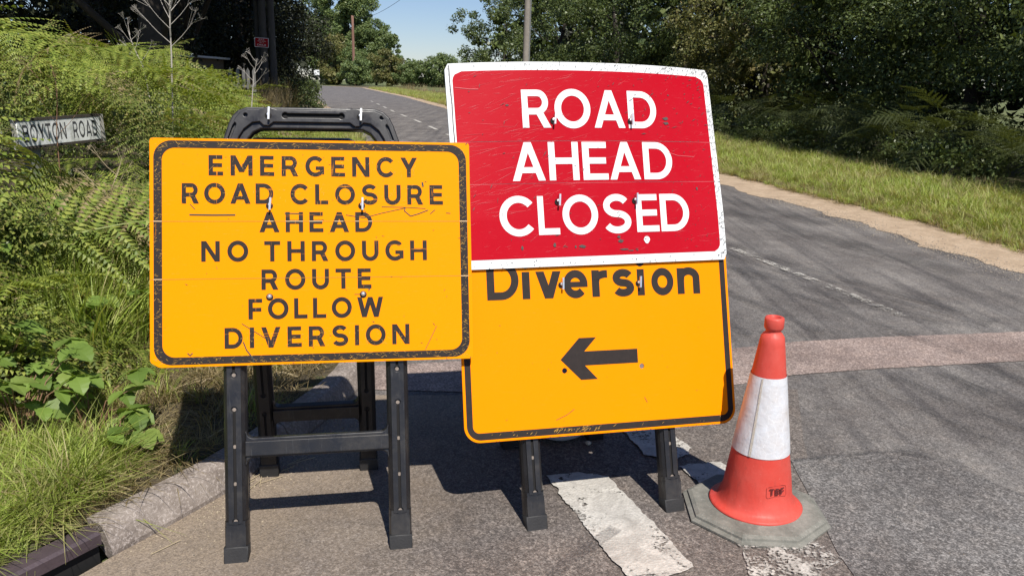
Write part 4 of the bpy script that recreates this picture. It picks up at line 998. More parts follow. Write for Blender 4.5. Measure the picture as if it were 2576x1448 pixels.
def limbs(mb, base, top, cl, n, r0):
    """tapered trunk with limbs reaching to some of the clumps"""
    bx, by, bz = base; tz = top
    pts = [(bx, by, bz - .2), (bx + .04, by, bz + (tz - bz) * .2), (bx + random.uniform(-.15, .15), by + random.uniform(-.1, .1), bz + (tz - bz) * .5), (bx + random.uniform(-.3, .3), by + random.uniform(-.2, .2), bz + (tz - bz) * .8), (bx + random.uniform(-.4, .4), by, tz)]
    mb.tube(pts, [r0 * 1.35, r0, r0 * .8, r0 * .5, r0 * .2], 9)
    for c_ in random.sample(cl, min(n, len(cl))):
        t = random.uniform(.15, .8); k = min(3, int(t * 4)); p0 = Vector(pts[k]).lerp(Vector(pts[k+1]), t * 4 - k); p1 = Vector(c_)
        mid = p0.lerp(p1, .5) + Vector((random.uniform(-.2, .2), random.uniform(-.2, .2), random.uniform(.0, .35)))
        mb.tube([p0, mid, p1], [r0 * .33, r0 * .2, r0 * .05], 5)
def tree(name, label, cx, cy, z0, z1, rx, ry, ncl, rc, nleaf, size, leafmat, seed, group=None, trunk_r=.18, base=None, bark='bark_dark', inner=0.12, cat='tree', flat=.35):
    random.seed(seed)
    bx, by, bz = base or (cx, cy, 0)
    root = empty(name, (bx, by, bz)); tag(root, label, cat, group)
    cl, rd = clumps(cx, cy, z0, z1, rx, ry, ncl, rc, seed)
    V, F = leaf_cloud(cl, rd, nleaf, size, flat)
    c2, r2 = clumps(cx, cy, z0 + .2, z1 - (z1 - z0) * .15, rx * .5, ry * .5, max(6, ncl // 3), rc * 1.3, seed + 50)
    V2, F2 = leaf_cloud(c2, r2, int(nleaf * inner), size * 2.0, .1, .8, .1)
    V = np.concatenate([V, V2]); F = np.concatenate([F, F2 + len(V) - len(V2)])
    npmesh('crown', V - np.array([bx, by, bz]), F, M[leafmat], root)
    mb = MB(); limbs(mb, (0, 0, 0), (z1 - bz) * .8, [(a - bx, b_ - by, c_ - bz) for a, b_, c_ in cl], 12, trunk_r)
    mb.obj('trunk', M[bark], root, True)
    return root

# right-hand hedge trees, leaning over the verge
gr = 'dark hedgerow trees on the right'
RT = [ # cx, cy, z1, rx, ry, leaves, size, label
 (11.6, 8.6, 8.5, 3.4, 3.0, 26000, .075, 'dark hedgerow tree at the right edge of the picture'),
 (10.4, 13.6, 8.8, 3.5, 3.0, 52000, .070, 'dense dark tree overhanging bracken behind the right verge'),
 (10.2, 18.4, 9.0, 3.5, 3.2, 46000, .078, 'hedgerow tree with paler small leaves to the right of the red board'),
 (9.7, 23.4, 8.6, 3.5, 3.4, 36000, .095, 'hedgerow tree just right of the top corner of the red board'),
 (8.9, 29.5, 8.6, 3.6, 3.8, 30000, .105, 'olive green hedgerow tree behind the right half of the red board'),
 (7.4, 36.5, 8.6, 3.8, 4.2, 26000, .12, 'hedgerow tree behind the middle of the red board'),
 (5.3, 44, 8.8, 4.0, 4.8, 22000, .14, 'hedgerow tree behind the weathered grey pole'),
 (2.8, 52.5, 8.8, 4.2, 5, 20000, .155, 'tall hedgerow tree left of the weathered grey pole'),
 (-.8, 61.5, 7.6, 4.2, 5, 20000, .165, 'leafy tree leaning into the sky at the left end of the right hedge'),
]
for i, (cx, cy, z1, rx, ry, nl, sz, lab) in enumerate(RT):
    tree('hedgerow_tree', lab, cx, cy, .35, z1, rx, ry, 125, .62, nl, sz, 'leaf_hedge' if i not in (4,) else 'leaf_olive', 100 + i, gr, .16)
# second row behind closes the gaps
WL = ['at the right edge of the picture', 'behind the rightmost hedgerow tree', 'behind the tree that overhangs the right verge', 'behind the olive green hedgerow tree', 'behind the hedge above the middle of the red board', 'behind the hedge near the weathered grey pole', 'at the far end behind the leaning leafy tree']
for i, (cx, cy) in enumerate(((15.5, 9.5), (16.5, 15), (15.8, 21), (14.5, 30), (12.5, 40), (9.5, 52), (5.5, 66))):
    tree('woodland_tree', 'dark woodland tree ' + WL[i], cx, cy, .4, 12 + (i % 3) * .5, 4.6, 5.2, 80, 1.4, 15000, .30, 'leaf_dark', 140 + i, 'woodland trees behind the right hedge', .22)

# left-hand trees: dark group beside the poles, oak whose crown is above the picture
gl_ = 'dark trees on the left'
LT = [(-13.2, 17.5, .4, 8, 3.4, 3.4, 60, 1.0, 20000, .10, 'dark tree behind the bracken at the far left'),
      (-12.0, 24.0, .4, 9, 3.0, 3.4, 60, 1.0, 22000, .12, 'dark tree behind the tall dead hogweed stalks'),
      (-11.7, 34.8, .2, 10, 2.7, 3.2, 75, .95, 30000, .13, 'ivy dark tree directly behind the bundled poles'),
      (-13.2, 43.0, .2, 10, 2.9, 3.8, 80, 1.0, 32000, .14, 'dark roadside tree mass right of the bundled poles'),
      (-17.0, 52.5, .2, 10, 3.4, 4.5, 60, 1.2, 20000, .17, 'dark roadside tree furthest along the left edge of the road'),
      (-20.5, 27, .2, 11, 5.0, 5, 60, 1.5, 9000, .30, 'dark wood edge filling the gap left of the big trunk'),
      (-19.0, 37, .2, 11, 4.6, 5, 60, 1.5, 10000, .30, 'dark wood edge filling the gap right of the big trunk'),
      (-27.0, 33, .2, 12, 6.0, 6, 60, 1.8, 8000, .40, 'dark wood furthest back behind the big trunk')]
for i, (cx, cy, z0, z1, rx, ry, nc, rc, nl, sz, lab) in enumerate(LT):
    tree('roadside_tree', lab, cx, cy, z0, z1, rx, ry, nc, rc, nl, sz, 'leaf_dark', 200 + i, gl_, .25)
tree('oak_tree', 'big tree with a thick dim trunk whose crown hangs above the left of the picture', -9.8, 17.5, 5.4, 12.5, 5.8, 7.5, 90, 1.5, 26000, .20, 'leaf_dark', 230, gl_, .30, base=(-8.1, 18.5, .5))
tree('oak_tree', 'tall tree added above the bundled poles to shade them, its crown out of the picture', -9.9, 26.6, 5.6, 13, 4.0, 5.0, 90, 1.6, 22000, .22, 'leaf_dark', 231, gl_, .34, base=(-12.0, 29.5, .4))  # unseen crown added to shade the poles and dark trees

# far trees and bushes along the bend
gf_ = 'distant trees beyond the bend'
FT = [('broadleaf_tree', -50, 250, 1, 32, 8.5, 9, 130, 2.2, 34000, .58, 'leaf_far', 'tall full-crowned tree rising beyond the bend in the road'),
      ('broadleaf_tree', -62, 262, 1, 27, 9.0, 9, 90, 2.2, 20000, .62, 'leaf_far', 'tall tree beyond the bend half hidden by the dark trees'),
      ('broadleaf_tree', -41.5, 245, 1, 18.5, 5.0, 6, 70, 1.7, 16000, .50, 'leaf_far', 'rounded tree right of the tallest tree beyond the bend'),
      ('broadleaf_tree', -33.0, 218, .5, 14.5, 2.9, 3.2, 42, .9, 6000, .42, 'leaf_far', 'loose feathery tree standing against the sky'),
      ('bush', -50, 227, 0, 13, 4.8, 5, 50, 1.6, 9000, .50, 'leaf_olive', 'brownish olive bush behind the reddish pole'),
      ('bush', -43, 222, 0, 9.5, 5.0, 5, 50, 1.5, 8000, .48, 'leaf_far', 'green bush at the foot of the tallest far tree'),
      ('bush', -38, 196, 0, 6.4, 4.0, 3.4, 45, 1.1, 7000, .42, 'leaf_far', 'bush hiding the foot of the reddish pole'),
      ('bush', -32.5, 212, 0, 9.4, 4.4, 4, 50, 1.2, 11000, .38, 'leaf_olive', 'yellowish bush in the middle of the far hedge'),
      ('bush', -25.5, 208, 0, 6.6, 5.0, 4, 50, 1.2, 11000, .38, 'leaf_far', 'low green bush in the far hedge beneath open sky'),
      ('bush', -19.0, 205, 0, 8.0, 4.6, 4, 50, 1.2, 11000, .38, 'leaf_far', 'green bush at the right end of the far hedge'),
      ('bush', -11.0, 200, 0, 8.5, 5.4, 4, 40, 1.4, 5000, .46, 'leaf_far', 'bush beyond the far hedge behind the red board')]
for i, (nm, cx, cy, z0, z1, rx, ry, nc, rc, nl, sz, lm, lab) in enumerate(FT):
    tree(nm, lab, cx, cy, z0 + .2, z1, rx, ry, nc, rc, nl, sz, lm, 300 + i, gf_, .3 if nm != 'bush' else .12, cat='tree' if nm != 'bush' else 'bush')
tree('bush', 'small dark bush against the road edge below the bundled poles', -9.9, 36.5, .1, 1.5, .9, 3.6, 30, .4, 5000, .10, 'leaf_hedge', 350, None, .05, cat='bush')
tree('bush', 'low dark bush where the road disappears behind the left trees', -13.0, 46.5, .1, 2.0, 1.1, 4.5, 30, .5, 5000, .13, 'leaf_hedge', 351, None, .05, cat='bush')

# ---- scattered ground cover: one stuff object each, copies drawn by geometry nodes
def protos(cname, objs):
    c_ = bpy.data.collections.new(cname)
    for o in objs: c_.objects.link(o)
    return c_
def scatter(name, label, pts, rots, scl, coll, nvar, cat=None):
    n = len(pts); me = bpy.data.meshes.new(name); me.vertices.add(n); me.vertices.foreach_set('co', np.asarray(pts, np.float32).ravel())
    a = me.attributes.new('rot', 'FLOAT_VECTOR', 'POINT'); a.data.foreach_set('vector', np.asarray(rots, np.float32).ravel())
    a = me.attributes.new('scl', 'FLOAT', 'POINT'); a.data.foreach_set('value', np.asarray(scl, np.float32).ravel())
    a = me.attributes.new('idx', 'INT', 'POINT'); a.data.foreach_set('value', rng.integers(0, nvar, n).astype(np.int32))
    o = bpy.data.objects.new(name, me); COL.objects.link(o); tag(o, label, cat, kind='stuff')
    ng = bpy.data.node_groups.new(name, 'GeometryNodeTree')
    ng.interface.new_socket('Geometry', in_out='INPUT', socket_type='NodeSocketGeometry'); ng.interface.new_socket('Geometry', in_out='OUTPUT', socket_type='NodeSocketGeometry')
    N = ng.nodes; gi = N.new('NodeGroupInput'); go = N.new('NodeGroupOutput'); ip = N.new('GeometryNodeInstanceOnPoints'); ci = N.new('GeometryNodeCollectionInfo')
    ci.inputs['Collection'].default_value = coll; ci.inputs['Separate Children'].default_value = True; ci.inputs['Reset Children'].default_value = True
    def at_(nm, t):
        x = N.new('GeometryNodeInputNamedAttribute'); x.data_type = t; x.inputs['Name'].default_value = nm; return x.outputs['Attribute']
    L = ng.links.new
    L(gi.outputs[0], ip.inputs['Points']); L(ci.outputs[0], ip.inputs['Instance']); ip.inputs['Pick Instance'].default_value = True
    L(at_('idx', 'INT'), ip.inputs['Instance Index']); e2r = N.new('FunctionNodeEulerToRotation'); L(at_('rot', 'FLOAT_VECTOR'), e2r.inputs[0]); L(e2r.outputs[0], ip.inputs['Rotation'])
    L(at_('scl', 'FLOAT'), ip.inputs['Scale']); L(ip.outputs[0], go.inputs[0])
    md = o.modifiers.new('scatter', 'NODES'); md.node_group = ng
    return o
def blade(mb, x, y, h, w, lean, yaw, curl=1.0, seg=4):
    cx, sx = math.cos(yaw), math.sin(yaw); k = len(mb.V)
    for i in range(seg + 1):
        t = i / seg; d = lean * (t ** (1 + curl)) * h; z = h * (t - .35 * lean * t * t); ww = w * (1 - t ** 2.2) * .5 + .0002
        px, py = x + cx * d, y + sx * d
        mb.V += [(px - sx * ww, py + cx * ww, z), (px + sx * ww, py - cx * ww, z)]
    mb.F += [(k + 2*i, k + 2*i + 1, k + 2*i + 3, k + 2*i + 2) for i in range(seg)]
def tuft(name, n, h, w, spread, mat, seg=4, lean=(.2, 1.0)):
    mb = MB()
    for _ in range(n):
        a = random.random() * 6.283; r_ = spread * random.random() ** .7
        blade(mb, r_ * math.cos(a), r_ * math.sin(a), h * random.uniform(.45, 1.1), w * random.uniform(.6, 1.2), random.uniform(*lean), random.gauss(a, .9), random.uniform(.5, 1.3), seg)
    return mb.obj(name, M[mat], None, True, link=False)
random.seed(11)
short = protos('short_grass', [tuft('grass_tuft', 34, .15, .0045, .07, 'leaf_grass') for _ in range(3)] + [tuft('grass_tuft', 30, .15, .004, .07, 'leaf_grass2') for _ in range(2)])
lush = protos('lush_grass', [tuft('grass_tuft', 44, .24, .0055, .08, 'leaf_grass', 5, (.4, 1.5)) for _ in range(3)] + [tuft('grass_tuft', 40, .20, .0045, .09, 'leaf_grass2', 5, (.4, 1.8))])
tall = protos('tall_grass', [tuft('grass_tuft', 26, .55, .009, .08, 'leaf_grass', 6, (.2, .9)) for _ in range(3)] + [tuft('grass_tuft', 20, .5, .007, .08, 'leaf_grass2', 6, (.2, .9))])
dry = protos('dry_grass', [tuft('grass_tuft', 24, .10, .0035, .10, 'leaf_dry', 3, (.9, 2.4)) for _ in range(3)])
drytall = protos('dry_tall_grass', [tuft('grass_tuft', 30, .9, .008, .12, 'leaf_dry', 5, (.1, .6)) for _ in range(2)])
coarse = protos('verge_grass', [tuft('grass_tuft', 40, .20, .009, .14, 'leaf_grass', 3, (.2, 1.2)) for _ in range(3)] + [tuft('grass_tuft', 34, .22, .009, .16, 'leaf_grass2', 3, (.3, 1.4)) for _ in range(2)] + [tuft('grass_tuft', 16, .26, .006, .16, 'leaf_dry', 3, (.3, 1.4))])

def edge_x(P, y):
    for i in range(len(P) - 1):
        if P[i][1] <= y <= P[i+1][1]: return P[i][0] + (P[i+1][0] - P[i][0]) * (y - P[i][1]) / (P[i+1][1] - P[i][1])
    return P[-1][0]
def rotup(n, tilt=.15): return np.stack([rng.normal(0, tilt, n), rng.normal(0, tilt, n), rng.random(n) * 6.283], 1)
# front line of the bracken bank on the left, metres from the road edge
BF = [(1.5, -3.2), (2.3, -2.6), (3.0, -2.45), (3.6, -2.35), (4.3, -2.35), (5.2, -2.4), (6.5, -2.5), (8, -2.9), (10, -3.3), (12, -3.8), (16, -4.6), (20, -6.2), (26, -8.6), (34, -11.0)]
BF = [(x, y) for y, x in BF]
def bank_h(x, y):
    """height of the top of the bracken over the left bank"""
    d = edge_x(BF, y) - x
    if d < -.2: return 0
    top = 2.0 if y < 7 else 2.0 - .062 * (y - 7)
    return max(.25, top * (1 - math.exp(-(d + .12) / .42))) * (.86 + .32 * mnoise.noise(Vector((x * .9, y * .9, 3))))
def grass_pts(n, x0f, x1f, y0, y1, zf, dens=None, pw=1.0):
    out = []
    while len(out) < n:
        y = y0 + (y1 - y0) * random.random() ** pw; xa, xb = x0f(y), x1f(y); x = random.uniform(xa, xb)
        if dens is not None and random.random() > dens(x, y): continue
        out.append((x, y, zf(x, y)))
    return out
zl = lambda x, y: zL(x, y, edge_x(LE, y) - .115 - x) - .01
zr = lambda x, y: zR(x, y, x - edge_x(RE, y) - .6) - .01
def patchy(s, lo, hi): return lambda x, y: min(1, max(0, (mnoise.noise(Vector((x * s, y * s, 5))) - lo) / (hi - lo)))
# left verge
P = grass_pts(1500, lambda y: max(-3.0, edge_x(BF, y) - .4), lambda y: edge_x(LE, y) - .14, 1.9, 6.0, zl, (lambda x, y: patchy(1.6, -.25, .25)(x, y) * (.12 if (2.7 < y < 3.8 and x > -1.75) else 1)))
scatter('verge_grass', 'short uneven grass between the kerb and the bracken', P, rotup(len(P), .25), rng.uniform(.4, 1.0, len(P)), short, 5)
P = [p for p in grass_pts(330, lambda y: -2.0, lambda y: edge_x(LE, y) - .24, 2.0, 2.85, zl) if p[0] < -1.30 - max(0, p[1] - 2.45) * .55]
r_ = rotup(len(P), .2); r_[:, 1] += .2
scatter('lush_grass', 'lush long grass flopping towards the kerb at the lower left', P, r_, rng.uniform(.35, 1.15, len(P)), lush, 4)
P = grass_pts(800, lambda y: -2.4, lambda y: edge_x(LE, y) - .15, 2.3, 4.4, zl)
scatter('dead_grass', 'dry flattened grass and litter on the bank beside the kerb', P, rotup(len(P), .3), rng.uniform(.5, 1.3, len(P)), dry, 3)
P = grass_pts(340, lambda y: edge_x(BF, y) - .35, lambda y: edge_x(BF, y) + .45, 3.5, 6.2, zl)
scatter('tall_grass', 'tall green grass in front of the bracken beside the yellow board', P, rotup(len(P), .15), rng.uniform(.6, 1.15, len(P)), tall, 4)
P = grass_pts(2600, lambda y: edge_x(BF, y) - .3, lambda y: edge_x(LE, y) - .16, 5.5, 34, zl)
scatter('verge_grass', 'grass verge beyond the yellow board along the left of the road', P, rotup(len(P), .15), rng.uniform(.7, 1.3, len(P)), coarse, 6)
P = grass_pts(60, lambda y: edge_x(BF, y) + .1, lambda y: edge_x(BF, y) + 1.3, 24, 35, zl)
scatter('dead_grass', 'tall reddish dry grass at the foot of the bundled poles', P, rotup(len(P), .15), rng.uniform(.9, 1.5, len(P)), drytall, 2)
# right verge
hedge_d = lambda y: 2.95 + min(2.0, .12 * max(0, y - 9)) + .35 * mnoise.noise(Vector((y * .35, 0, 0)))
P = grass_pts(7600, lambda y: edge_x(RE, y) + .75, lambda y: edge_x(RE, y) + hedge_d(y) + .15, 5.5, 34, zr, None, 1.35)
P2 = [p for p in P]
scl = [(.45 + .55 * min(1, (p[0] - edge_x(RE, p[1]) - .7) / .8)) * random.uniform(.7, 1.15) for p in P2]
scatter('verge_grass', 'sunlit grass verge along the far right side of the road', P2, rotup(len(P2), .15), scl, coarse, 6)
P = grass_pts(4200, lambda y: edge_x(RE, y) + .7, lambda y: edge_x(RE, y) + 5.5, 34, 150, lambda x, y: .05, None, 1.5)
scatter('verge_grass', 'green verge on the outside of the distant bend', P, rotup(len(P), .15), [random.uniform(1.3, 2.2) for _ in P], coarse, 6)
P = grass_pts(700, lambda y: edge_x(RE, y) + .72, lambda y: edge_x(RE, y) + 1.5, 6.0, 24, zr)
scatter('dead_grass', 'dry trampled grass where the right verge meets the sand', P, rotup(len(P), .2), rng.uniform(.8, 1.6, len(P)), dry, 3)
P = grass_pts(90, lambda y: edge_x(RE, y) + 4.2, lambda y: edge_x(RE, y) + 6.2, 60, 140, lambda x, y: .05)
scatter('dead_grass', 'pale tall grass heads before the far hedge', P, rotup(len(P), .15), rng.uniform(1.0, 1.6, len(P)), drytall, 2)

# bracken fronds
def frond(mat, npin=10, droop=.5, width=.46, link=False, fine=15):
    """a frond along +X: arching stalk, tapering pairs of pinnae, each cut into leaflets"""
    mb = MB()
    def ax(t): return Vector((t * (1 - .12 * droop * t), 0, .30 * t - droop * .80 * t * t))
    mb.tube([ax(t) for t in np.linspace(0, 1, 7)], [.006 * (1 - .8 * t) for t in np.linspace(0, 1, 7)], 3, False)
    for i in range(npin):
        t = .16 + .82 * i / (npin - 1); L = width * (1 - ((t - .16) / .86)) ** .85 + .03
        if i == 0: L *= .85
        p0 = ax(t); tx = (ax(min(1, t + .02)) - ax(t - .02)).normalized()
        for sg in (-1, 1):
            ang = R(random.uniform(50, 68)); dr = random.uniform(.05, .55); L = L * random.uniform(.88, 1.1)
            def px(u): return p0 + tx * (math.cos(ang) * u * L) + Vector((0, sg * math.sin(ang) * u * L, -dr * u * u * L * .8 + .05 * u * L))
            m = max(4, int(fine * L / width) + 2)
            for j in range(m):
                u = (j + .3) / m; pc = px(u); pd = (px(min(1.0, u + .05)) - px(u)).normalized(); side = pd.cross(Vector((0, 0, 1))).normalized()
                l = (.040 * (1 - u) ** .8 + .006) * (L / width) ** .35; w = L / m * .80
                for s2 in (-1, 1):
                    q0 = pc - pd * w * .5; q1 = pc + pd * w * .5; tip = pc + side * s2 * l + pd * l * .35 - Vector((0, 0, l * .25))
                    k = len(mb.V); mb.V += [tuple(q0), tuple(q1), tuple(tip.lerp(q1, .25)), tuple(tip)]; mb.F.append((k, k+1, k+2, k+3) if s2 * sg < 0 else (k+3, k+2, k+1, k))
    return mb.obj('frond', M[mat], None, False, link=link)
random.seed(21)
br = protos('bracken', [frond('leaf_bracken', 10, d) for d in (.35, .55, .75)] + [frond('leaf_bracken', 12, .6, .34, fine=9), frond('leaf_bracken2', 10, .5, .42), frond('leaf_bracken2', 9, .8, .5, fine=9), frond('leaf_dry', 9, .85, .36, fine=9)])
pts = []; rots = []; scl = []
rr = random.Random(5)
def addf(x, y, z, yaw, pitch, roll, s_): pts.append((x, y, z)); rots.append((roll, pitch, yaw)); scl.append(s_)
while len(pts) < 2300:
    y = 2.6 + 20 * rr.random() ** 1.55; d = rr.random() ** 1.7 * (1.6 + y * .28); x = edge_x(BF, y) - d + .08
    h = bank_h(x, y)
    if y < 3.0 and d < .5: h *= .5
    z = .1 + h * (1 - .75 * rr.random() ** 1.6 * math.exp(-d * .9))
    yaw = rr.gauss(-.85, .95) if rr.random() < .85 else rr.uniform(-math.pi, math.pi)
    s_ = (rr.uniform(.30, .62) if rr.random() < .55 else rr.uniform(.6, 1.0)) * (1 + .02 * y); tx_, ty_ = x + math.cos(yaw) * s_ * .7, y + math.sin(yaw) * s_ * .7
    if any(-.66 < px / py < -.475 and py < 6.7 and z + .05 > 1.53 - .60 * py / 6.2 - .02 for px, py in ((x, y), (tx_, ty_))): continue
    addf(x, y, z, yaw, rr.gauss(.28, .38), rr.gauss(0, .35), s_)
for (hx_, hy_, hz_, ya_, pi_, hs_) in ((-2.75, 4.1, .62, -1.0, .35, .95), (-2.55, 3.7, .50, -.6, .5, .85), (-2.25, 3.55, .46, -.2, .45, .75), (-2.95, 4.6, .80, -1.3, .3, 1.0), (-2.35, 3.3, .42, -1.1, .6, .7), (-2.1, 3.6, .40, .1, .5, .7), (-3.4, 5.2, 1.75, -.5, .1, 1.0), (-3.3, 4.9, 1.9, -1.0, .0, .95), (-3.7, 5.6, 1.85, -.3, .1, 1.1), (-3.55, 6.4, 1.75, -.1, .2, 1.1), (-3.9, 6.0, 1.2, -.9, .2, .6), (-3.75, 5.7, 1.25, -1.2, .5, .45)):
    addf(hx_, hy_, hz_, ya_, pi_, rr.gauss(0, .2), hs_)
for _ in range(110):      # fronds closing in below the nameplate
    y = rr.uniform(4.6, 6.2); k_ = rr.uniform(-.56, -.46) if rr.random() < .75 else rr.uniform(-.70, -.62); x = k_ * y
    addf(x, y, 1.53 - .60 * y / 6.2 - rr.uniform(.16, .5), rr.gauss(-.8, .9), rr.gauss(.25, .3), rr.gauss(0, .3), rr.uniform(.3, .55))
scatter('bracken', 'thick bank of green bracken fronds on the left', pts, rots, scl, br, 7)
pts, rots, scl = [], [], []
for _ in range(800):                                    # bracken in the shade under the right hedge
    y = 7 + 24 * rr.random() ** 1.3; x = edge_x(RE, y) + hedge_d(y) + .15 + rr.random() * 1.6
    addf(x, y, .15 + rr.random() * 1.0, rr.gauss(math.pi + .5, .8), rr.gauss(0, .3), rr.gauss(0, .3), rr.uniform(.55, 1.0))
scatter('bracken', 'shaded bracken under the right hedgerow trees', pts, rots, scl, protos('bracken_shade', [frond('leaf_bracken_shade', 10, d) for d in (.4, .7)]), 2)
# leafy undergrowth filling between the fronds
def under(name, label, cs, rs, n, size, mat):
    V, F = leaf_cloud(cs, rs, n, size, .5, .6, .2); o = npmesh(name, V, F, M[mat]); tag(o, label, kind='stuff')
cs = []; rs = []
while len(cs) < 900:
    y = 2.7 + 22 * rr.random() ** 1.4; d = rr.random() ** 1.3 * (1.2 + y * .33) + .1; x = edge_x(BF, y) - d
    h = bank_h(x, y); z = .1 + h * rr.uniform(.1, .8)
    if y < 6.9 and -.68 < x / y < -.46 and z + .2 > 1.53 - .60 * y / 6.2: continue
    cs.append((x, y, z)); rs.append(rr.uniform(.12, .26))
under('undergrowth', 'shaded leafy undergrowth inside the bracken bank', cs, rs, 22000, .06, 'leaf_hedge')  # darker hedge leaf colour stands in for shade between the fronds
cs = []; rs = []
for _ in range(140):
    y = 3.3 + rr.random() * 2.4; x = edge_x(BF, y) - rr.uniform(-.28, .35); cs.append((x, y, rr.uniform(.12, .75) * (1 if y > 4 else .5))); rs.append(rr.uniform(.08, .16))
under('nettles', 'small-leaved green weeds in front of the bracken near the yellow board', cs, rs, 9000, .05, 'leaf_bramble')
cs = []; rs = []
for _ in range(260):
    y = 11.5 + 24 * rr.random(); x = edge_x(RE, y) + hedge_d(y) + .1 + rr.random() * 1.4; cs.append((x, y, rr.uniform(.15, .7))); rs.append(rr.uniform(.2, .4))
under('undergrowth', 'low brambles between the right verge and the hedge', cs, rs, 22000, .07, 'leaf_hedge')

# ---- bramble plants with big leaves at the lower left
def bramble_leaf_mesh(seed):
    rg = random.Random(seed); V = [(0, 0, 0)]; n = 9; F = []
    left, right, mid = [], [], []
    for i in range(n + 1):
        t = i / n; w = .36 * math.sin(math.pi * min(1, t ** .8)) ** .8 * (1 + (.14 if i % 2 else -.04)); z = .10 * math.sin(t * 2.6) - .16 * t * t
        mid.append((t, 0, z - .03)); left.append((t - .02, w, z + .05 * w + .015 * (i % 2))); right.append((t - .02, -w, z + .05 * w + .015 * (i % 2)))
    V = mid + left + right; m = n + 1
    for i in range(n): F += [(i, i + 1, m + i + 1, m + i), (i + 1, i, 2*m + i, 2*m + i + 1)]
    me = bpy.data.meshes.new('leaf'); me.from_pydata(V, [], F); me.update(); me.materials.append(M['leaf_bramble']); return me
BL = [bramble_leaf_mesh(k) for k in range(3)]
def bramble(x, y, z, n, label, spread=.22, h=.28, seed=0, size=.10):
    rg = random.Random(seed); root = empty('bramble', (x, y, z)); tag(root, label, 'bramble', 'bramble plants beside the kerb')
    mb = MB(); tips = []
    for k in range(n):
        a = rg.uniform(0, 6.283); r_ = spread * rg.uniform(.3, 1); hh = h * rg.uniform(.5, 1.1)
        p = Vector((r_ * math.cos(a), r_ * math.sin(a), hh)); mb.tube([(0, 0, -.05), tuple(p * .5 + Vector((0, 0, .05))), tuple(p)], [.0035, .0025, .0015], 4, False); tips.append((p, a))
    mb.obj('stem', M['stem_red'], root)
    for p, a in tips:
        a = a + rg.gauss(0, .5)
        for da, sc_ in ((0, 1.0), (1.25, .8), (-1.25, .8)):
            o = bpy.data.objects.new('leaf', BL[rg.randrange(3)]); COL.objects.link(o); o.parent = root
            s_ = size * sc_ * rg.uniform(.85, 1.2); o.scale = (s_,) * 3; o.location = p; o.rotation_euler = (rg.gauss(0, .3) , rg.uniform(-.1, .6), a * .35 - .9 + da)
bramble(-1.95, 2.92, .12, 14, 'largest bramble with broad green leaves at the left edge', .26, .34, 1)
bramble(-1.70, 2.98, .12, 11, 'bramble with broad leaves above the lush grass near the kerb', .22, .26, 2)
bramble(-1.55, 2.82, .11, 6, 'low bramble with pale leaves nearest the bare soil', .16, .14, 3)
bramble(-2.2, 3.2, .14, 12, 'bramble behind the others beneath the arching fronds', .28, .40, 4)
bramble(-1.86, 2.30, .10, 4, 'small yellowing bramble at the lower left corner', .14, .12, 5, .075)
bramble(-2.3, 4.3, .5, 12, 'bramble tangled high among the fronds left of the yellow board', .3, .35, 8)
bramble(-2.5, 3.5, .45, 10, 'bramble climbing through bracken at the left edge', .3, .35, 9)
bramble(-2.05, 3.75, .15, 9, 'bramble growing amid the tall grass left of the yellow board', .25, .34, 6)
# brown plantain seed head and dead litter sticks
mb = MB()
for _ in range(46):
    x = rr.uniform(-2.2, -1.05); y = rr.uniform(2.5, 4.0)
    if x > edge_x(LE, y) - .14: continue
    a = rr.uniform(0, 6.28); L = rr.uniform(.05, .28); z = zl(x, y) + .02
    mb.tube([(x, y, z), (x + math.cos(a) * L * .5, y + math.sin(a) * L * .5, z + rr.uniform(.0, .03)), (x + math.cos(a) * L, y + math.sin(a) * L, z + .008)], .0022, 4)
o = mb.obj('dead_twigs', M['stem_dry']); tag(o, 'fallen dry twigs and stalks on the bare soil by the kerb', kind='stuff')
mb = MB()
for _ in range(10):
    x = rr.uniform(-1.25, -.9); y = 2.9 + (x + 1.25) * 2 - rr.uniform(.5, .75); a = R(62) + rr.gauss(0, .25); L = rr.uniform(.05, .16)
    if x < edge_x(LE, y) + .03: x = edge_x(LE, y) + .04
    mb.tube([(x, y, .009), (x + math.cos(a) * L, y + math.sin(a) * L, .010)], .0013, 4)
tag(mb.obj('dead_twigs', M['stem_dry']), 'thin dry stalks lying in the gutter', kind='stuff')

# ---- dead umbel stalks
def stalk(label, base, h, seed, mat='stem_dry', r0=.009, lean=(.1, 0), br_n=9, up=.55, grp='dead stalks standing in the bracken'):
    rg = random.Random(seed); root = empty('dead_stalk', base); tag(root, label, 'dead plant', grp)
    mb = MB(); top = Vector((lean[0] * h, lean[1] * h, h)); P = [Vector((0, 0, -.3)), top * .35 + Vector((.01, 0, 0)), top * .7 - Vector((.01, 0, 0)), top]
    mb.tube(P, [r0, r0 * .85, r0 * .6, r0 * .3], 6); mb.obj('stem', M[mat], root)
    mb = MB()
    for k in range(br_n):
        t = up + (1 - up) * k / br_n; p = top * t; a = k * 2.4 + rg.random(); L = h * .30 * (1.15 - t * .5)
        d = Vector((math.cos(a) * .75, math.sin(a) * .4, .75)).normalized(); e = p + d * L
        mb.tube([p, p + d * L * .5 + Vector((0, 0, -.01)), e], [r0 * .45, r0 * .3, r0 * .2], 4)
        for j in range(5):
            dd = (d + Vector((rg.gauss(0, .45), rg.gauss(0, .45), rg.gauss(0, .3)))).normalized(); f = e + dd * L * .35; mb.tube([e - d * L * .25 * rg.random(), f], r0 * .14, 3, False)
            for _ in range(4):
                d3 = (dd + Vector((rg.gauss(0, .6), rg.gauss(0, .6), rg.gauss(0, .5)))).normalized(); mb.tube([f, f + d3 * L * .13], r0 * .10, 3, False)
    o = mb.obj('seed_head', M[mat], root)
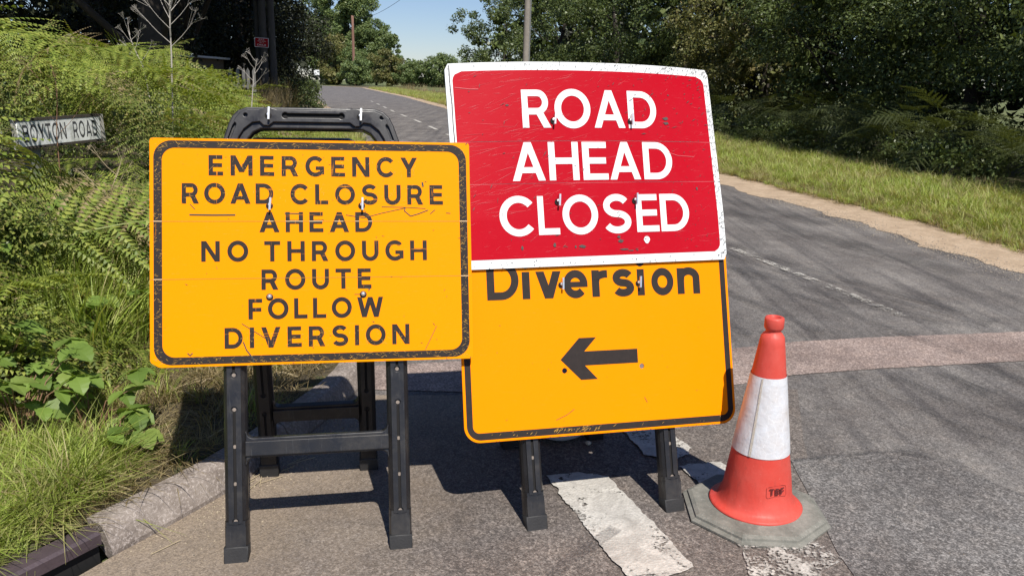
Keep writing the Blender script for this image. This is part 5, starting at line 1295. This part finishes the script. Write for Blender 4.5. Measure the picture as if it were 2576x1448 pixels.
stalk('tallest pale dead branching stalk rising above the bracken against the dark trees', (-2.96, 7.0, 1.35), 1.0, 1, 'stem_grey', r0=.0075, lean=(.10, 0), br_n=16, up=.42)
stalk('short dead stalk left of the tallest pale one', (-3.2, 7.2, 1.4), .55, 2, 'stem_grey', r0=.006, lean=(-.30, 0), br_n=8, up=.45)
stalk('small pale dead stalk in front of the picket fence and poles', (-3.38, 10.3, 1.05), .72, 3, 'stem_grey', r0=.008, lean=(.22, 0), br_n=7)
stalk('dry leaning stalk right of the street nameplate', (-2.55, 4.6, .30), .72, 4, 'stem_dry', .006, (.38, 0), 5, .7)
stalk('thin reddish stalk crossing in front of the street nameplate', (-2.95, 5.1, .5), .95, 5, 'stem_red', .005, (.10, .0), 5, .7)
stalk('yellowish stalk below the middle of the street nameplate', (-2.75, 4.8, .4), .55, 6, 'stem_green', .006, (.14, 0), 5, .7)

# ------------------------------------------------------------------ street nameplate
npA, npB = Vector((-3.66, 5.95, 0)), Vector((-3.46, 6.76, 0)); dv = (npB - npA).normalized(); Ln = (npB - npA).length
nn = Vector((dv.y, -dv.x, 0))      # faces the road
NM = Matrix(((dv.x, -nn.x, 0, npA.x), (dv.y, -nn.y, 0, npA.y), (0.030, 0, 1, 1.005), (0, 0, 0, 1)))
pl = empty('street_nameplate', mat=NM); tag(pl, 'weathered white street nameplate reading BOYTON ROAD on concrete post among bracken', 'street sign')
m, nt, b = newmat('enamel_weathered'); q = NB(nt); v = q.coord(); c = q.mix(q.ramp(q.noise(v, 16, 7, .75), [(.45, 0.0), (.62, 1.0)]), (.72, .73, .71), (.42, .43, .40)); c = q.mix(q.ramp(q.noise(v, 60, 5, .8), [(.62, 0.0), (.68, .8)]), c, (.12, .09, .06)); q.l(c, b.inputs['Base Color']); M['enamel'] = m
wrap('plate', plate([(0, 0), (Ln, 0), (Ln, .185), (0, .185)], (), .012, .003, 0), M['enamel'], pl)
mb = MB(); mb.box((-.01, -.004, .186), (Ln + .01, .03, .206)); mb.box((-.01, -.004, -.018), (Ln + .01, .03, -.001)); mb.obj('frame', M['bark_dark'], pl)
mb = MB(); mb.box((-.02, .014, -.02), (Ln + .06, .034, .20)); mb.obj('backboard', M['concrete'], pl)
letters(pl, mat_plain('letter_black_faded', (.045, .045, .05), .7, .4, 50), 'BOYTON', .045, .46, .030, .128, .15, .001)
letters(pl, mat_plain('letter_black_faded', (.045, .045, .05), .7, .4, 50), 'ROAD', .535, .795, .030, .128, .15, .001)
for xx in (.17,):
    mb = MB(); mb.box((xx - .045, .036, -1.1), (xx + .045, .11, .10)); mb.obj('post', M['picket_post'], pl)

# ------------------------------------------------------------------ poles, speed sign, wire, fence, far things
def pole(name, label, x, y, h, r_, mat, lean=(0, 0), z0=0, cat='pole', grp=None):
    root = empty(name, (x, y, z0)); tag(root, label, cat, grp); mb = MB(); n = 6
    P = [(lean[0] * h * t, lean[1] * h * t, h * t - .3) for t in np.linspace(0, 1, n)]
    mb.tube(P, [r_ * (1 - .25 * t) for t in np.linspace(0, 1, n)], 14); mb.obj('shaft', M[mat], root, True); return root
pg = 'bundled wooden poles on the left'
pole('utility_pole', 'left pole of the three bundled dark poles', -9.36, 30.15, 9, .13, 'pole_dark', (.004, 0), cat='pole', grp=pg)
pole('utility_pole', 'middle pole of the three bundled dark poles', -9.14, 30.0, 9.2, .15, 'pole_dark', (.004, 0), cat='pole', grp=pg)
pole('utility_pole', 'right pole of the three bundled dark poles', -8.86, 30.1, 9, .14, 'pole_dark', (.004, 0), cat='pole', grp=pg)
rp = pole('utility_pole', 'weathered grey wooden pole leaning above the red board', .33, 30.3, 8.5, .125, 'wood_pole', (.012, 0), cat='pole')
mb = MB(); mb.tube([(.12, -.05, 0), (.12 + .012 * 8, -.05, 8)], .03, 8); mb.obj('cable_guard', M['steel'], rp)
fp = pole('utility_pole', 'distant reddish brown pole standing at the bend', -40.2, 205, 17.0, .40, 'wood_pole_red', (.0, 0))
ks = empty('roadside_sign', (-9.14, 29.80, 2.60)); ks.rotation_euler = (0, R(3), R(14)); tag(ks, 'small red sign reading KILL YOUR SPEED NOT A CHILD fixed to the bundled poles', 'sign')
wrap('plate', plate(rrect(.245, .165, .02, 4, 0, .165), (), .008, .001, 0), M['white'], ks)
wrap('red_panel', plate(rrect(.225, .147, .016, 4, 0, .165), (), .002, 0, -.002), M['red'], ks)
for t, hw, z, cp in (('KILL', .095, .245, .052), ('YOUR SPEED', .15, .195, .028), ('NOT A', .07, .145, .026), ('CHILD', .15, .05, .062)):
    V, F = word(t, -hw, hw, z, cp, .2, .004); mobj('lettering', V, F, M['white'], ks)
mb = MB(); P = [(-.8 + 12 * 0, 0, 0)]
W0, W1 = Vector((-40.1, 204.5, 16.7)), Vector((.6, 30.3, 8.2))
pts_ = [tuple(W0.lerp(W1, t) - Vector((0, 0, 8.0 * t * (1 - t)))) for t in np.linspace(0, 1, 40)]
mb.tube(pts_, [.040 - .032 * i / 39 for i in range(40)], 5)
tag(mb.obj('overhead_wire', M['pit']), 'thin overhead wire sagging across the open sky', 'wire')
fence = empty('picket_fence', (-6.35, 18.3, .82)); tag(fence, 'old pale picket fence half hidden beneath the dark trees', 'fence')
mb = MB(); mb.box((-.036, -.009, -.045), (.036, .009, .9)); mb.V = mb.V[:4] + [(-.036, -.009, .86), (.036, -.009, .86), (.036, .009, .86), (-.036, .009, .86)] + [(0, -.009, .93), (0, .009, .93)]
mb.F += [(4, 5, 8), (6, 7, 9), (5, 6, 9, 8), (7, 4, 8, 9)]; pk = mb.obj('picket', M['picket'], fence, loc=(0, 0, 0))
for i in range(1, 6):
    o = pk.copy(); COL.objects.link(o); o.parent = fence; o.location = (i * .115 - .1, .03 * i, rr.uniform(-.03, .03)); o.rotation_euler = (0, rr.gauss(0, .03), 0)
mb = MB(); mb.box((-.1, .012, .5), (.55, .04, .56)); mb.obj('rail', M['picket'], fence)
hs = empty('house', (-13.0, 29.2, 0)); tag(hs, 'low pale building barely visible through the dark trees', 'building')
mb = MB(); mb.box((-1.0, 0, 0), (1.6, 3.0, 2.2)); mb.obj('wall', M['bark'], hs)
mb = MB(); mb.box((-1.2, -.25, 2.202), (1.8, 3.2, 2.27)); mb.obj('roof', M['white'], hs)
nb_ = empty('notice_board', (-51.0, 211, 0.6)); tag(nb_, 'small white board beside the distant bend', 'sign')
mb = MB(); mb.box((-.7, 0, 1.9), (.7, .08, 3.2)); mb.obj('board', M['white'], nb_); mb = MB(); mb.box((-.5, .09, 0), (-.4, .2, 3.6)); mb.box((.4, .09, 0), (.5, .2, 3.6)); mb.obj('post', M['picket'], nb_)
